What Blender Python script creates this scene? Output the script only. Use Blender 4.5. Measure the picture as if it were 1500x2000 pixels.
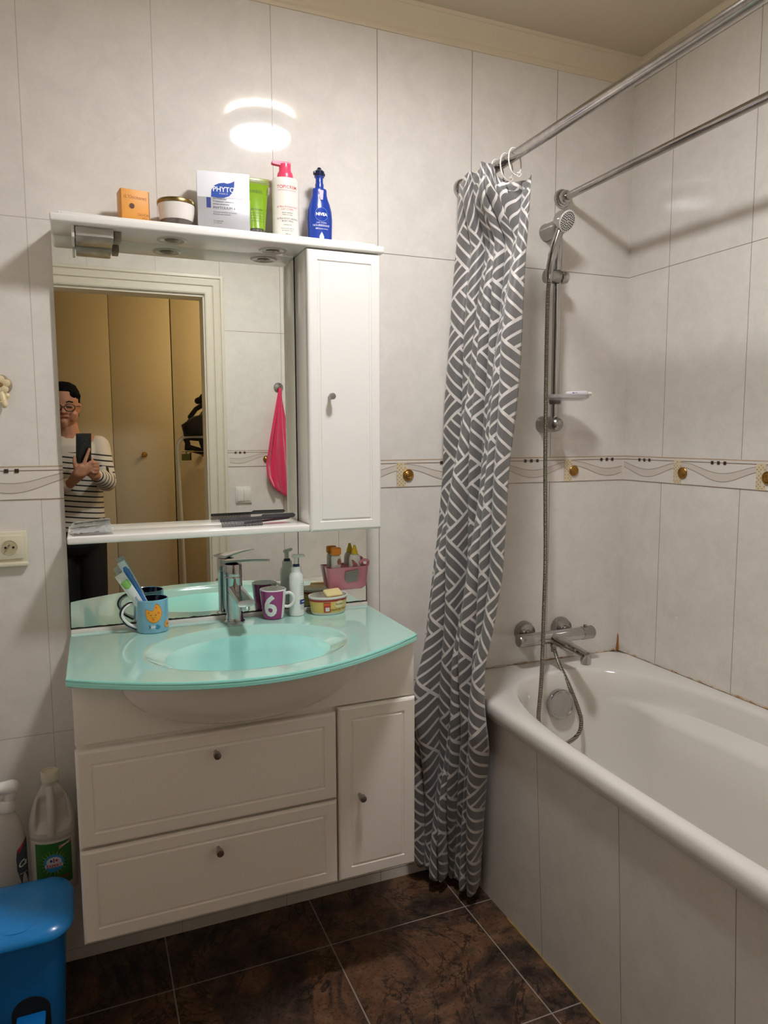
import bpy, bmesh, math, random
from mathutils import Vector, Matrix, noise
random.seed(7)
PI = math.pi
SC = bpy.context.scene
COL = SC.collection
for o in list(bpy.data.objects): bpy.data.objects.remove(o)

# ------------------------------------------------------------------ camera, world, exposure
YAW, PITCH, ROLL = 0.39328903, -0.10496335, -0.00376494
cam_data = bpy.data.cameras.new('camera')
cam = bpy.data.objects.new('camera', cam_data); COL.objects.link(cam)
cy_, sy_, cp_, sp_ = math.cos(YAW), math.sin(YAW), math.cos(PITCH), math.sin(PITCH)
FWD = Vector((sy_*cp_, cy_*cp_, sp_)); RGT = Vector((cy_, -sy_, 0)); UPV = RGT.cross(FWD)
c_, s_ = math.cos(ROLL), math.sin(ROLL)
R2 = RGT*c_ + UPV*s_; U2 = -RGT*s_ + UPV*c_
CAM = Vector((0, -1.95, 1.371))
cam.matrix_world = Matrix((( R2.x, U2.x, -FWD.x, CAM.x), (R2.y, U2.y, -FWD.y, CAM.y), (R2.z, U2.z, -FWD.z, CAM.z), (0, 0, 0, 1)))
cam_data.sensor_fit = 'VERTICAL'; cam_data.sensor_height = 36.0; cam_data.sensor_width = 27.0
cam_data.lens = 1412.3/2000*36
cam_data.clip_start = 0.02; cam_data.clip_end = 50
SC.camera = cam
W = bpy.data.worlds.new('world'); SC.world = W; W.use_nodes = True
W.node_tree.nodes['Background'].inputs[0].default_value = (0.9, 0.8, 0.65, 1)
W.node_tree.nodes['Background'].inputs[1].default_value = 0.0
SC.view_settings.view_transform = 'Standard'; SC.view_settings.look = 'None'
SC.view_settings.gamma = 1.0; SC.view_settings.use_curve_mapping = False
SC.view_settings.exposure = 0.76
LAMP_POWER = 104.0          # emission strength of the bathroom ceiling lamp's diffuser
HALL_POWER = 25.0

# ------------------------------------------------------------------ materials
def lin(h):
    h = h.lstrip('#'); v = [int(h[i:i+2], 16)/255 for i in (0, 2, 4)]
    return tuple(x/12.92 if x <= .04045 else ((x+.055)/1.055)**2.4 for x in v) + (1,)
MATS = {}
def M(name, hexc='#808080', rough=.5, metal=0, spec=.5, coat=0, trans=0, sheen=0, emis=0, mottle=0, mscale=8, alpha=1, sss=0, bump=0):
    if name in MATS: return MATS[name]
    m = bpy.data.materials.new(name); m.use_nodes = True; nt = m.node_tree; b = nt.nodes['Principled BSDF']
    col = lin(hexc); b.inputs['Base Color'].default_value = col
    b.inputs['Roughness'].default_value = rough; b.inputs['Metallic'].default_value = metal
    b.inputs['Specular IOR Level'].default_value = spec
    b.inputs['Coat Weight'].default_value = coat; b.inputs['Coat Roughness'].default_value = .04
    b.inputs['Transmission Weight'].default_value = trans
    b.inputs['Sheen Weight'].default_value = sheen
    b.inputs['Alpha'].default_value = alpha
    if sss:
        b.inputs['Subsurface Weight'].default_value = sss; b.inputs['Subsurface Scale'].default_value = .01
    if emis:
        b.inputs['Emission Color'].default_value = col; b.inputs['Emission Strength'].default_value = emis
    tc = nt.nodes.new('ShaderNodeTexCoord'); no = nt.nodes.new('ShaderNodeTexNoise')
    no.inputs['Scale'].default_value = mscale; no.inputs['Detail'].default_value = 5
    nt.links.new(tc.outputs['Object'], no.inputs['Vector'])
    if mottle:
        mx = nt.nodes.new('ShaderNodeMix'); mx.data_type = 'RGBA'
        mx.inputs[6].default_value = tuple(c*(1-mottle) for c in col[:3]) + (1,)
        mx.inputs[7].default_value = tuple(min(1, c*(1+mottle)) for c in col[:3]) + (1,)
        nt.links.new(no.outputs['Fac'], mx.inputs[0]); nt.links.new(mx.outputs[2], b.inputs['Base Color'])
    if bump:
        bp = nt.nodes.new('ShaderNodeBump'); bp.inputs['Strength'].default_value = bump; bp.inputs['Distance'].default_value = .002
        nt.links.new(no.outputs['Fac'], bp.inputs['Height']); nt.links.new(bp.outputs['Normal'], b.inputs['Normal'])
    MATS[name] = m; return m

class N:
    """tiny node-tree writer"""
    def __init__(s, m): s.nt = m.node_tree; s.b = s.nt.nodes['Principled BSDF']
    def math(s, op, a, b=None, c=None):
        n = s.nt.nodes.new('ShaderNodeMath'); n.operation = op
        for i, v in enumerate((a, b, c)):
            if v is None: continue
            if isinstance(v, (int, float)): n.inputs[i].default_value = v
            else: s.nt.links.new(v, n.inputs[i])
        return n.outputs[0]
    def pos(s, kind='Object'):
        t = s.nt.nodes.new('ShaderNodeTexCoord'); x = s.nt.nodes.new('ShaderNodeSeparateXYZ')
        s.nt.links.new(t.outputs[kind], x.inputs[0]); s.vec = t.outputs[kind]
        return x.outputs[0], x.outputs[1], x.outputs[2]
    def noise(s, scale, detail=5, dist=0, rough=.5, vec=None):
        n = s.nt.nodes.new('ShaderNodeTexNoise'); n.inputs['Scale'].default_value = scale
        n.inputs['Detail'].default_value = detail; n.inputs['Distortion'].default_value = dist; n.inputs['Roughness'].default_value = rough
        s.nt.links.new(vec if vec is not None else s.vec, n.inputs['Vector']); return n.outputs['Fac']
    def mix(s, f, a, b):
        n = s.nt.nodes.new('ShaderNodeMix'); n.data_type = 'RGBA'
        if isinstance(f, (int, float)): n.inputs[0].default_value = f
        else: s.nt.links.new(f, n.inputs[0])
        for i, v in ((6, a), (7, b)):
            if isinstance(v, tuple): n.inputs[i].default_value = v
            else: s.nt.links.new(v, n.inputs[i])
        return n.outputs[2]
    def ramp(s, f, stops):
        n = s.nt.nodes.new('ShaderNodeValToRGB'); e = n.color_ramp.elements
        e[0].position, e[0].color = stops[0]; e[1].position, e[1].color = stops[-1]
        for p, c in stops[1:-1]:
            k = e.new(p); k.color = c
        s.nt.links.new(f, n.inputs[0]); return n.outputs[0]
    def line(s, x, period, off, half):
        t = s.math('DIVIDE', s.math('SUBTRACT', x, off), period)
        t = s.math('FRACT', s.math('ADD', t, .5)); t = s.math('ABSOLUTE', s.math('SUBTRACT', t, .5))
        return s.math('LESS_THAN', t, half/period)
    def bump(s, h, strength, dist=.002):
        bp = s.nt.nodes.new('ShaderNodeBump'); bp.inputs['Strength'].default_value = strength; bp.inputs['Distance'].default_value = dist
        s.nt.links.new(h, bp.inputs['Height']); s.nt.links.new(bp.outputs['Normal'], s.b.inputs['Normal'])

def tile_mat(name, axis, off, width=.2975, base='#E6E0D7', zlines=True, rough=.055):
    m = M(name, base, rough=rough, spec=.5); n = N(m); x, y, z = n.pos()
    u = (x, y)[axis]
    l1 = n.line(u, width, off, .0009)
    if zlines:
        z2 = n.math('SUBTRACT', z, n.math('MULTIPLY', n.math('GREATER_THAN', z, 1.255), .0665))
        l2 = n.line(z2, .5955, .0315, .0010)
        l1 = n.math('MAXIMUM', l1, l2)
    c = lin(base)
    blot = n.noise(14, 6, .6, .6); fine = n.noise(90, 4)
    f = n.math('ADD', n.math('MULTIPLY', blot, .75), n.math('MULTIPLY', fine, .25))
    colr = n.ramp(f, [(.32, tuple(v*.91 for v in c[:3])+(1,)), (.68, tuple(min(1, v*1.03) for v in c[:3])+(1,))])
    dirt = n.ramp(n.math('ADD', x, n.math('MULTIPLY', blot, .5)), [(.62, lin('#bdb4a8')), (.98, lin('#7d7164'))]) if axis == 0 else lin('#857a6d')
    out = n.mix(l1, colr, dirt)
    n.nt.links.new(out, n.b.inputs['Base Color'])
    n.nt.links.new(n.math('ADD', n.math('MULTIPLY', l1, .5), rough), n.b.inputs['Roughness'])
    h = n.math('ADD', n.math('MULTIPLY', blot, .25), n.math('MULTIPLY', l1, -1.0))
    n.bump(h, .05, .001)
    return m

# ------------------------------------------------------------------ mesh builder
class MB:
    def __init__(s): s.v = []; s.f = []; s.mi = []; s.mats = []; s.uv = None
    def mid(s, m):
        if m not in s.mats: s.mats.append(m)
        return s.mats.index(m)
    def add(s, vs, fs, m):
        k = len(s.v); s.v += [tuple(v) for v in vs]; i = s.mid(m)
        for f in fs: s.f.append(tuple(a+k for a in f)); s.mi.append(i)
    def box(s, x0, x1, y0, y1, z0, z1, m, bev=0, mat4=None, seg=2):
        bm = bmesh.new(); bmesh.ops.create_cube(bm, size=1)
        for v in bm.verts: v.co = Vector(((x0+x1)/2+v.co.x*(x1-x0), (y0+y1)/2+v.co.y*(y1-y0), (z0+z1)/2+v.co.z*(z1-z0)))
        if bev: bmesh.ops.bevel(bm, geom=bm.edges[:], offset=bev, segments=seg, profile=.5, affect='EDGES')
        if mat4 is not None: bmesh.ops.transform(bm, matrix=mat4, verts=bm.verts[:])
        bm.verts.index_update()
        s.add([v.co for v in bm.verts], [[v.index for v in f.verts] for f in bm.faces], m); bm.free()
    def loft(s, rings, m, closed=True, cap0=True, cap1=True):
        n = len(rings[0]); vs = [p for r in rings for p in r]; fs = []
        for i in range(len(rings)-1):
            for j in range(n if closed else n-1):
                a, b = i*n+j, i*n+(j+1) % n; fs.append((a, b, b+n, a+n))
        if cap0: fs.append(tuple(reversed(range(n))))
        if cap1: fs.append(tuple((len(rings)-1)*n+j for j in range(n)))
        s.add(vs, fs, m)
    def lathe(s, prof, c, m, n=32, axis=None, sx=1, sy=1, rot=0, cap0=True, cap1=True):
        """prof = [(r, h)] along +z (or along axis) from point c"""
        c = Vector(c); ax = Vector(axis).normalized() if axis is not None else Vector((0, 0, 1))
        q = Vector((0, 0, 1)).rotation_difference(ax)
        rings = []
        for r, h in prof:
            rg = []
            for k in range(n):
                a = 2*PI*k/n; p = Vector((r*sx*math.cos(a), r*sy*math.sin(a), 0))
                if rot: p = Matrix.Rotation(rot, 3, 'Z') @ p
                rg.append(c + q @ Vector((p.x, p.y, h)))
            rings.append(rg)
        s.loft(rings, m, True, cap0, cap1)
    def tube(s, pts, r, m, n=12, closed=False, ends=True):
        P = [Vector(p) for p in pts]; k = len(P); R = r if isinstance(r, (list, tuple)) else [r]*k
        T = []
        for i in range(k):
            if closed: t = P[(i+1) % k]-P[i-1]
            else: t = P[min(i+1, k-1)]-P[max(i-1, 0)]
            T.append(t.normalized() if t.length > 1e-9 else Vector((0, 0, 1)))
        up = Vector((0, 0, 1)) if abs(T[0].z) < .9 else Vector((1, 0, 0))
        nrm = T[0].cross(up).normalized(); rings = []
        for i in range(k):
            if i: nrm = (T[i-1].rotation_difference(T[i]) @ nrm); nrm = (nrm - T[i]*nrm.dot(T[i])).normalized()
            bn = T[i].cross(nrm)
            rings.append([P[i] + (nrm*math.cos(2*PI*j/n) + bn*math.sin(2*PI*j/n))*R[i] for j in range(n)])
        if closed: rings.append(rings[0]); s.loft(rings, m, True, False, False)
        else: s.loft(rings, m, True, ends, ends)
    def capsule(s, p0, r0, p1, r1, m, n=14, flat=1.0):
        p0, p1 = Vector(p0), Vector(p1); d = (p1-p0)
        L = d.length
        if L < 1e-6: d = Vector((0, 0, 1)); L = 1e-6
        d.normalize(); prof = []
        for k in range(5): a = -PI/2 + PI/2*k/4; prof.append((max(r0*math.cos(a), 1e-4), r0*math.sin(a)))
        for k in range(5): a = PI/2*k/4; prof.append((max(r1*math.cos(a), 1e-4), L + r1*math.sin(a)))
        s.lathe(prof, p0, m, n, axis=d, sy=flat)
    def prism(s, poly, m, origin, ux, uy, depth):
        """extrude a 2-D polygon lying in plane (origin, ux, uy) by vector depth"""
        o = Vector(origin); ux = Vector(ux); uy = Vector(uy); dp = Vector(depth)
        a = [o+ux*p[0]+uy*p[1] for p in poly]; b = [p+dp for p in a]; n = len(poly)
        fs = [tuple(range(n)), tuple(reversed(range(n, 2*n)))] + [((i+1) % n, i, i+n, (i+1) % n+n) for i in range(n)]
        s.add(a+b, fs, m)
    def text(s, txt, size, m, fn, extrude=.0002, spacing=1.0, bold=0, shear=0, align='CENTER'):
        cu = bpy.data.curves.new('t', 'FONT'); cu.body = txt; cu.size = size; cu.align_x = align; cu.align_y = 'CENTER'
        cu.extrude = 0; cu.space_character = spacing; cu.offset = bold; cu.shear = shear; cu.resolution_u = 3
        to = bpy.data.objects.new('t', cu); COL.objects.link(to)
        dg = bpy.context.evaluated_depsgraph_get(); dg.update()
        me = bpy.data.meshes.new_from_object(to.evaluated_get(dg))
        tb = bmesh.new(); tb.from_mesh(me); bmesh.ops.triangulate(tb, faces=tb.faces[:])
        for _ in range(3):
            le = [e for e in tb.edges if e.calc_length() > max(size*.16, .0022)]
            if le and size > .006: bmesh.ops.subdivide_edges(tb, edges=le, cuts=1); bmesh.ops.triangulate(tb, faces=[f for f in tb.faces if len(f.verts) > 3])
        tb.verts.index_update()
        s.add([fn(v.co.x, v.co.y, extrude) for v in tb.verts], [[v.index for v in f.verts] for f in tb.faces], m); tb.free()
        bpy.data.objects.remove(to); bpy.data.curves.remove(cu); bpy.data.meshes.remove(me)
    def build(s, name, parent=None, smooth=35, loc=None, fixn=True):
        me = bpy.data.meshes.new(name); me.from_pydata(s.v, [], s.f)
        for m in s.mats: me.materials.append(m)
        me.polygons.foreach_set('material_index', s.mi); me.update()
        bm = bmesh.new(); bm.from_mesh(me)
        if fixn: bmesh.ops.recalc_face_normals(bm, faces=bm.faces[:])
        if smooth:
            for f in bm.faces: f.smooth = True
            for e in bm.edges:
                if len(e.link_faces) == 2 and e.calc_face_angle(0) > math.radians(smooth): e.smooth = False
        bm.to_mesh(me); bm.free()
        o = bpy.data.objects.new(name, me); COL.objects.link(o)
        if parent is not None:
            o.parent = parent; o.matrix_parent_inverse = Matrix.Translation(parent.location).inverted() if parent.parent is None else Matrix()
        return o

def child(mb, name, parent, **k):
    """mesh built in world coordinates, parented keeping its place"""
    o = mb.build(name, None, **k); o.parent = parent
    o.matrix_parent_inverse = parent.matrix_world.inverted() if parent.type == 'EMPTY' and parent.parent is None else Matrix()
    return o
def thing(name, label, cat, loc=(0, 0, 0), group=None):
    o = bpy.data.objects.new(name, None); COL.objects.link(o); o.location = loc; o.empty_display_size = .05
    o.matrix_world = Matrix.Translation(loc)
    o['label'] = label; o['category'] = cat
    if group: o['group'] = group
    return o
def tag(o, label, cat, group=None):
    o['label'] = label; o['category'] = cat
    if group: o['group'] = group
    return o
def struct(mb, name, **k):
    o = mb.build(name, None, **k); o['kind'] = 'structure'; return o
def cyl_fn(cx, cy, R, a0, z0, sx=1, sy=1):
    """wraps label x onto a cylinder facing -y turned by a0"""
    def f(x, y, e):
        a = a0 + x/R; return (cx+(R+e)*sx*math.sin(a), cy-(R+e)*sy*math.cos(a), z0+y)
    return f
def plane_fn(o, ux, uy, nrm):
    o, ux, uy, nrm = Vector(o), Vector(ux), Vector(uy), Vector(nrm)
    return lambda x, y, e: tuple(o+ux*x+uy*y+nrm*e)
def wrap_shape(mb, pts, m, fn, e=.0004):
    """filled 2-D outline (fan from centroid, subdivided) mapped by fn"""
    cx = sum(p[0] for p in pts)/len(pts); cyy = sum(p[1] for p in pts)/len(pts)
    K = 5; vs = [fn(cx, cyy, e)]; n = len(pts); fs = []
    for k in range(1, K+1):
        for p in pts: vs.append(fn(cx+(p[0]-cx)*k/K, cyy+(p[1]-cyy)*k/K, e))
    for j in range(n): fs.append((0, 1+j, 1+(j+1) % n))
    for k in range(K-1):
        for j in range(n):
            a = 1+k*n+j; b = 1+k*n+(j+1) % n; fs.append((a, a+n, b+n, b))
    mb.add(vs, fs, m)
def rect(x0, x1, y0, y1, k=6):
    p = []
    for i in range(k): p.append((x0+(x1-x0)*i/k, y0))
    for i in range(k): p.append((x1, y0+(y1-y0)*i/k))
    for i in range(k): p.append((x1-(x1-x0)*i/k, y1))
    for i in range(k): p.append((x0, y1-(y1-y0)*i/k))
    return p
def circ(cx, cy, r, n=24, ry=None): return [(cx+r*math.cos(2*PI*i/n), cy+(ry or r)*math.sin(2*PI*i/n)) for i in range(n)]
def spline(pts, per=8):
    P = [Vector(p) for p in pts]; out = []
    for i in range(len(P)-1):
        p0 = P[max(i-1, 0)]; p1 = P[i]; p2 = P[i+1]; p3 = P[min(i+2, len(P)-1)]
        for k in range(per):
            t = k/per; out.append(.5*((2*p1)+(p2-p0)*t+(2*p0-5*p1+4*p2-p3)*t*t+(3*p1-p0-3*p2+p3)*t**3))
    out.append(P[-1]); return out

chrome = M('chrome', '#B9B7B5', rough=.09, metal=1, mottle=.08, mscale=60)
steel = M('brushed_steel', '#A9A6A2', rough=.24, metal=1, mottle=.1, mscale=40)
white_lac = M('white_lacquer', '#F2EEE7', rough=.22, coat=.3, mottle=.02)
plastic_w = M('white_plastic', '#E6E1D8', rough=.35, mottle=.03)
black_m = M('black_rubber', '#151413', rough=.5, mottle=.1)
ink = M('dark_print', '#3a3a3c', rough=.5, mottle=.05)
ink_w = M('white_print', '#F0F0F0', rough=.5, mottle=.02)
ink_r = M('red_print', '#C23B44', rough=.5, mottle=.05)

# ================================================================== SETTING
XR, XL, YD, ZC = 1.685, -.45, -1.70, 2.545
t_back = tile_mat('wall_tile_back', 0, .7935)
t_right = tile_mat('wall_tile_right', 1, -.1775)
t_door = tile_mat('wall_tile_door', 0, .9452, base='#E6E0D7')
t_left = tile_mat('wall_tile_left', 1, -.2)
t_skirt = tile_mat('bath_panel_tile', 1, -.467, width=.3055, zlines=False)
b = MB(); b.box(XL-.1, XR+.1, 0, .1, -.05, ZC+.05, t_back); struct(b, 'wall_back', smooth=0)
b = MB(); b.box(XR, XR+.1, YD-.1, 0, -.05, ZC+.05, t_right); struct(b, 'wall_right', smooth=0)
b = MB(); b.box(XL-.1, XL, YD-.1, 0, -.05, ZC+.05, t_left); struct(b, 'wall_left', smooth=0)
DX0, DX1, DZ = -.19, .572, 2.05     # doorway
b = MB()
b.box(XL, DX0-.0, YD-.1, YD, -.05, ZC+.05, t_door); b.box(DX1, XR, YD-.1, YD, -.05, ZC+.05, t_door); b.box(DX0, DX1, YD-.1, YD, DZ, ZC+.05, t_door)
struct(b, 'wall_door', smooth=0)
paint = M('ceiling_paint', '#CFC1A8', rough=.55, mottle=.05, mscale=5, bump=.08)
b = MB(); b.box(XL, XR, YD, 0, ZC, ZC+.05, paint); struct(b, 'ceiling', smooth=0)

# floor
fm = M('slate_floor_tile', '#4a3020', rough=.38, spec=.4); n = N(fm); x, y, z = n.pos()
n1 = n.noise(3.2, 8, 1.6, .66); n2 = n.noise(16, 8, .8, .7); n3 = n.noise(120, 3)
cc = n.ramp(n1, [(.32, lin('#1c1817')), (.43, lin('#3a2c28')), (.50, lin('#543d2e')), (.58, lin('#855c3e')), (.8, lin('#4e453e'))])
vein = n.noise(2.1, 7, 3.2, .6); c2 = n.ramp(n2, [(.38, lin('#15110f')), (.50, lin('#4a392d')), (.70, lin('#74604f'))])
cx_ = n.mix(.45, cc, c2)
cx_ = n.mix(n.math('MULTIPLY', n.math('GREATER_THAN', n3, .60), .55), cx_, lin('#1c1a18'))
cx_ = n.mix(n.math('MULTIPLY', n.math('LESS_THAN', n.math('ABSOLUTE', n.math('SUBTRACT', vein, .5)), .012), .7), cx_, lin('#1b1716'))
g = n.math('MAXIMUM', n.line(x, .412, .975, .0017), n.line(y, .4265, -.207, .0017))
out = n.mix(g, cx_, lin('#9a8f84')); n.nt.links.new(out, n.b.inputs['Base Color'])
n.bump(n.math('ADD', n2, n.math('MULTIPLY', g, -.6)), .35, .002)
b = MB(); b.box(XL-.1, XR+.1, YD-.1, .1, -.08, 0, fm); struct(b, 'floor', smooth=0)

# cornice: stepped plaster moulding along back, right and door walls
corn = M('cornice_plaster', '#DCCDB0', rough=.5, mottle=.03)
def cornice(name, p0, p1, nrm, s=1.0):
    prof = [(0, -.068), (.004, -.068), (.006, -.060), (.010, -.056), (.010, -.050), (.014, -.044), (.024, -.026), (.036, -.014), (.040, -.008), (.044, -.008), (.048, 0), (0, 0)]
    b = MB(); p0, p1, nrm = Vector(p0), Vector(p1), Vector(nrm)
    rings = [[q + nrm*(a*s) + Vector((0, 0, ZC+h*s)) for a, h in prof] for q in (p0, p1)]
    b.loft(rings, corn); struct(b, name, smooth=30)
cornice('trim_1', (XL, 0, 0), (XR, 0, 0), (0, -1, 0))
cornice('trim_2', (XR, 0, 0), (XR, YD, 0), (-1, 0, 0), .35)
cornice('trim_3', (XL, YD, 0), (XR, YD, 0), (0, 1, 0))

# decorative tile border: band with wavy ribbons, three squares, mosaic patch and bronze medallion in every repeat
band_bg = M('border_glaze', '#E2DBD0', rough=.15, mottle=.05, mscale=20)
band_br = M('border_brown_line', '#8C7160', rough=.3, mottle=.1)
band_tan = M('border_tan_line', '#BDA48A', rough=.3, mottle=.1)
band_gr = M('border_ribbon', '#D5CBBF', rough=.3, mottle=.05)
band_ln = M('border_ribbon_edge', '#AC9C90', rough=.3, mottle=.05)
band_sq = M('border_square', '#3E2B24', rough=.3, mottle=.2)
bronze = M('border_bronze', '#A9803F', rough=.32, metal=.8, mottle=.25, mscale=90, bump=.4)
mos_a = M('border_mosaic_gold', '#B39A68', rough=.4, mottle=.1); mos_b = M('border_mosaic_pale', '#DCCBAA', rough=.3, mottle=.1)
def border(name, fn, u0, u1, sq0, d):
    """fn(u, z, e) -> point; d = +1 when increasing u runs to the viewer's right"""
    b = MB(); P = .2975
    def quad(ua, ub, za, zb, m, e): b.add([fn(ua, za, e), fn(ub, za, e), fn(ub, zb, e), fn(ua, zb, e)], [(0, 1, 2, 3)], m)
    quad(u0, u1, 1.2215, 1.3025, band_bg, .0012); quad(u0, u1, 1.2195, 1.2212, band_br, .0014)
    quad(u0, u1, 1.2985, 1.3015, band_tan, .0016); quad(u0, u1, 1.2895, 1.2915, band_br, .0018)
    k0 = int(math.floor((min(u0, u1)-sq0)/P))-1
    for k in range(k0, k0+12):
        c = sq0+k*P; lo, hi = min(u0, u1), max(u0, u1)
        def ok(a): return lo+.004 < a < hi-.004
        for q in (-1, 0, 1):
            a = c+q*.0225
            if ok(a): quad(a-.0048, a+.0048, 1.2855, 1.2950, band_sq, .003)
        mc = c-d*.139
        pts = [mc+(P*i/28)*1.0 for i in range(29)]
        for i in range(28):
            a0, a1 = pts[i], pts[i+1]
            if not (ok(a0) and ok(a1)): continue
            f0, f1 = math.cos(2*PI*i/28), math.cos(2*PI*(i+1)/28)
            t0, t1 = 1.2735+.0135*f0, 1.2735+.0135*f1; l0, l1 = 1.2545+.018*f0, 1.2545+.018*f1
            b.add([fn(a0, l0, .0016), fn(a1, l1, .0016), fn(a1, t1, .0016), fn(a0, t0, .0016)], [(0, 1, 2, 3)], band_gr)
            for s0, s1 in ((t0, t1), (l0, l1)): b.add([fn(a0, s0-.0008, .002), fn(a1, s1-.0008, .002), fn(a1, s1+.0008, .002), fn(a0, s0+.0008, .002)], [(0, 1, 2, 3)], band_ln)
        if ok(mc-.035) and ok(mc+.035):
            a0, a1 = mc-d*.031, mc-d*.001; lo2, hi2 = min(a0, a1), max(a0, a1)
            quad(lo2, hi2, 1.221, 1.293, mos_b, .0024)
            for iu in range(5):
                for iz in range(12):
                    if (iu+iz) % 2 and random.random() < .9:
                        uu = lo2+(hi2-lo2)*(iu+.5)/5; zz = 1.223+.068*(iz+.5)/12
                        quad(uu-.0018, uu+.0018, zz-.0018, zz+.0018, mos_a, .003)
            # domed spiral medallion
            rings = []
            for r, e in ((.0175, .002), (.0175, .005), (.016, .0065), (.0135, .006), (.012, .0052), (.009, .007), (.0065, .0062), (.004, .008), (.0005, .008)):
                rings.append([fn(mc+d*.006+r*math.cos(2*PI*j/28), 1.2555+1.0*r*math.sin(2*PI*j/28), e) for j in range(28)])
            b.loft(rings, bronze, cap0=False)
            sp = [fn(mc+d*.006+(.002+.0013*t)*math.cos(t*.75), 1.2555+(.002+.0013*t)*math.sin(t*.75), .0078) for t in range(10)]
            b.tube(sp, .0011, bronze, n=6)
    return struct(b, name, smooth=40, fixn=False)
border('trim_4', lambda u, z, e: (u, -e, z), XL, XR, 1.316, 1)
border('trim_5', lambda u, z, e: (XR-e, u, z), YD, 0, -.102, -1)
border('trim_6', lambda u, z, e: (u, YD+e, z), .66, XR, .726, -1)

# door casing and jamb lining
cas = M('door_casing_paint', '#DDD5C2', rough=.3, mottle=.02)
b = MB()
prof = [(0, 0), (0, .014), (.006, .017), (.030, .017), (.033, .013), (.036, .013), (.040, .021), (.064, .023), (.067, .018), (.070, .018), (.074, .026), (.086, .026), (.088, .022), (.088, 0)]
def miter(i):
    a, e = prof[i]; return [(DX0-a, 0), (DX0-a, DZ+a), (DX1+a, DZ+a), (DX1+a, 0)], e
rows = [miter(i) for i in range(len(prof))]
rings = [[(rows[i][0][k][0], YD+rows[i][1], rows[i][0][k][1]) for i in range(len(prof))] for k in range(4)]
b.loft(rings, cas)
b.box(DX0, DX0+.02, YD-.11, YD+.001, 0, DZ-.02, cas); b.box(DX1-.02+.012, DX1+.001, YD-.11, YD+.001, 0, DZ-.02+.01, cas); b.box(DX0, DX1, YD-.11, YD+.001, DZ-.012, DZ+.001, cas)
struct(b, 'door_1', smooth=25)

# hallway beyond the doorway: floor, walls, ceiling
HY = -3.02
hp = M('hall_wall_paint', '#CBBFA0', rough=.6, mottle=.04); hf = M('hall_floor_wood', '#6B4A2C', rough=.4, mottle=.3, mscale=6)
b = MB(); b.box(-1.6, 2.3, -3.1, YD-.1, -.08, 0, hf); struct(b, 'floor_hall', smooth=0)
b = MB(); b.box(-1.6, 2.3, -3.75, YD-.1, 2.50, 2.56, hp); struct(b, 'ceiling_hall', smooth=0)
b = MB(); b.box(-1.7, -1.6, -3.75, YD-.1, -.05, 2.56, hp); struct(b, 'wall_hall_left', smooth=0)
b = MB(); b.box(2.3, 2.4, -3.75, YD-.1, -.05, 2.56, hp); struct(b, 'wall_hall_right', smooth=0)
b = MB(); b.box(-1.6, DX0-.088, YD-.12, YD-.1, -.05, 2.5, hp); b.box(DX1+.088, 2.3, YD-.12, YD-.1, -.05, 2.5, hp); b.box(DX0-.088, DX1+.088, YD-.12, YD-.1, DZ+.08, 2.5, hp)
struct(b, 'wall_hall_front', smooth=0)
b = MB(); b.box(-1.6, 2.3, -3.75, -3.65, -.05, 2.56, hp); struct(b, 'wall_hall_back', smooth=0)

# ================================================================== BATHROOM LAMP
t = thing('ceiling_lamp', 'round drum ceiling lamp seen mirrored in the tiles above the shelf', 'lamp', (.655, -.80, ZC))
LX, LY = .655, -.80
emi = M('lamp_diffuser_glow', '#F9F9FD', rough=.6, emis=LAMP_POWER); ringm = M('lamp_ring_glow', '#FDF8F2', rough=.6, emis=17)
drum = M('lamp_drum_white', '#D8D6D0', rough=.5, mottle=.02)
b = MB(); b.lathe([(.142, 0), (.142, -.0)], (LX, LY, ZC), drum, 48)
b = MB(); b.lathe([(.126, -.022), (.131, -.026), (.131, -.078), (.128, -.082), (.104, -.082), (.102, -.078), (.102, -.024), (.122, -.022)], (LX, LY, ZC), drum, 56, cap0=False, cap1=False); child(b, 'drum_body', t)
b = MB(); b.lathe([(.1015, -.060), (.1015, -.079), (.09, -.084), (.05, -.088), (.001, -.089)], (LX, LY, ZC), emi, 56); child(b, 'diffuser', t)
b = MB(); b.lathe([(.122, -.001), (.122, -.021), (.02, -.021)], (LX, LY, ZC), ringm, 56); child(b, 'ceiling_glow_ring', t)

t = thing('hall_lamp', 'warm globe ceiling lamp in the hallway beyond the doorway', 'lamp', (1.45, -2.35, 2.5))
hg = M('hall_globe_glow', '#FFE0B0', rough=.5, emis=HALL_POWER)
b = MB(); b.lathe([(.02, -.30), (.09, -.27), (.12, -.20), (.10, -.12), (.04, -.07)], (1.45, -2.35, 2.5), hg, 32); child(b, 'globe', t)
b = MB(); b.lathe([(.05, 0), (.05, -.02), (.02, -.03), (.02, -.08), (.045, -.085)], (1.45, -2.35, 2.5), steel, 24); child(b, 'stem', t)

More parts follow.
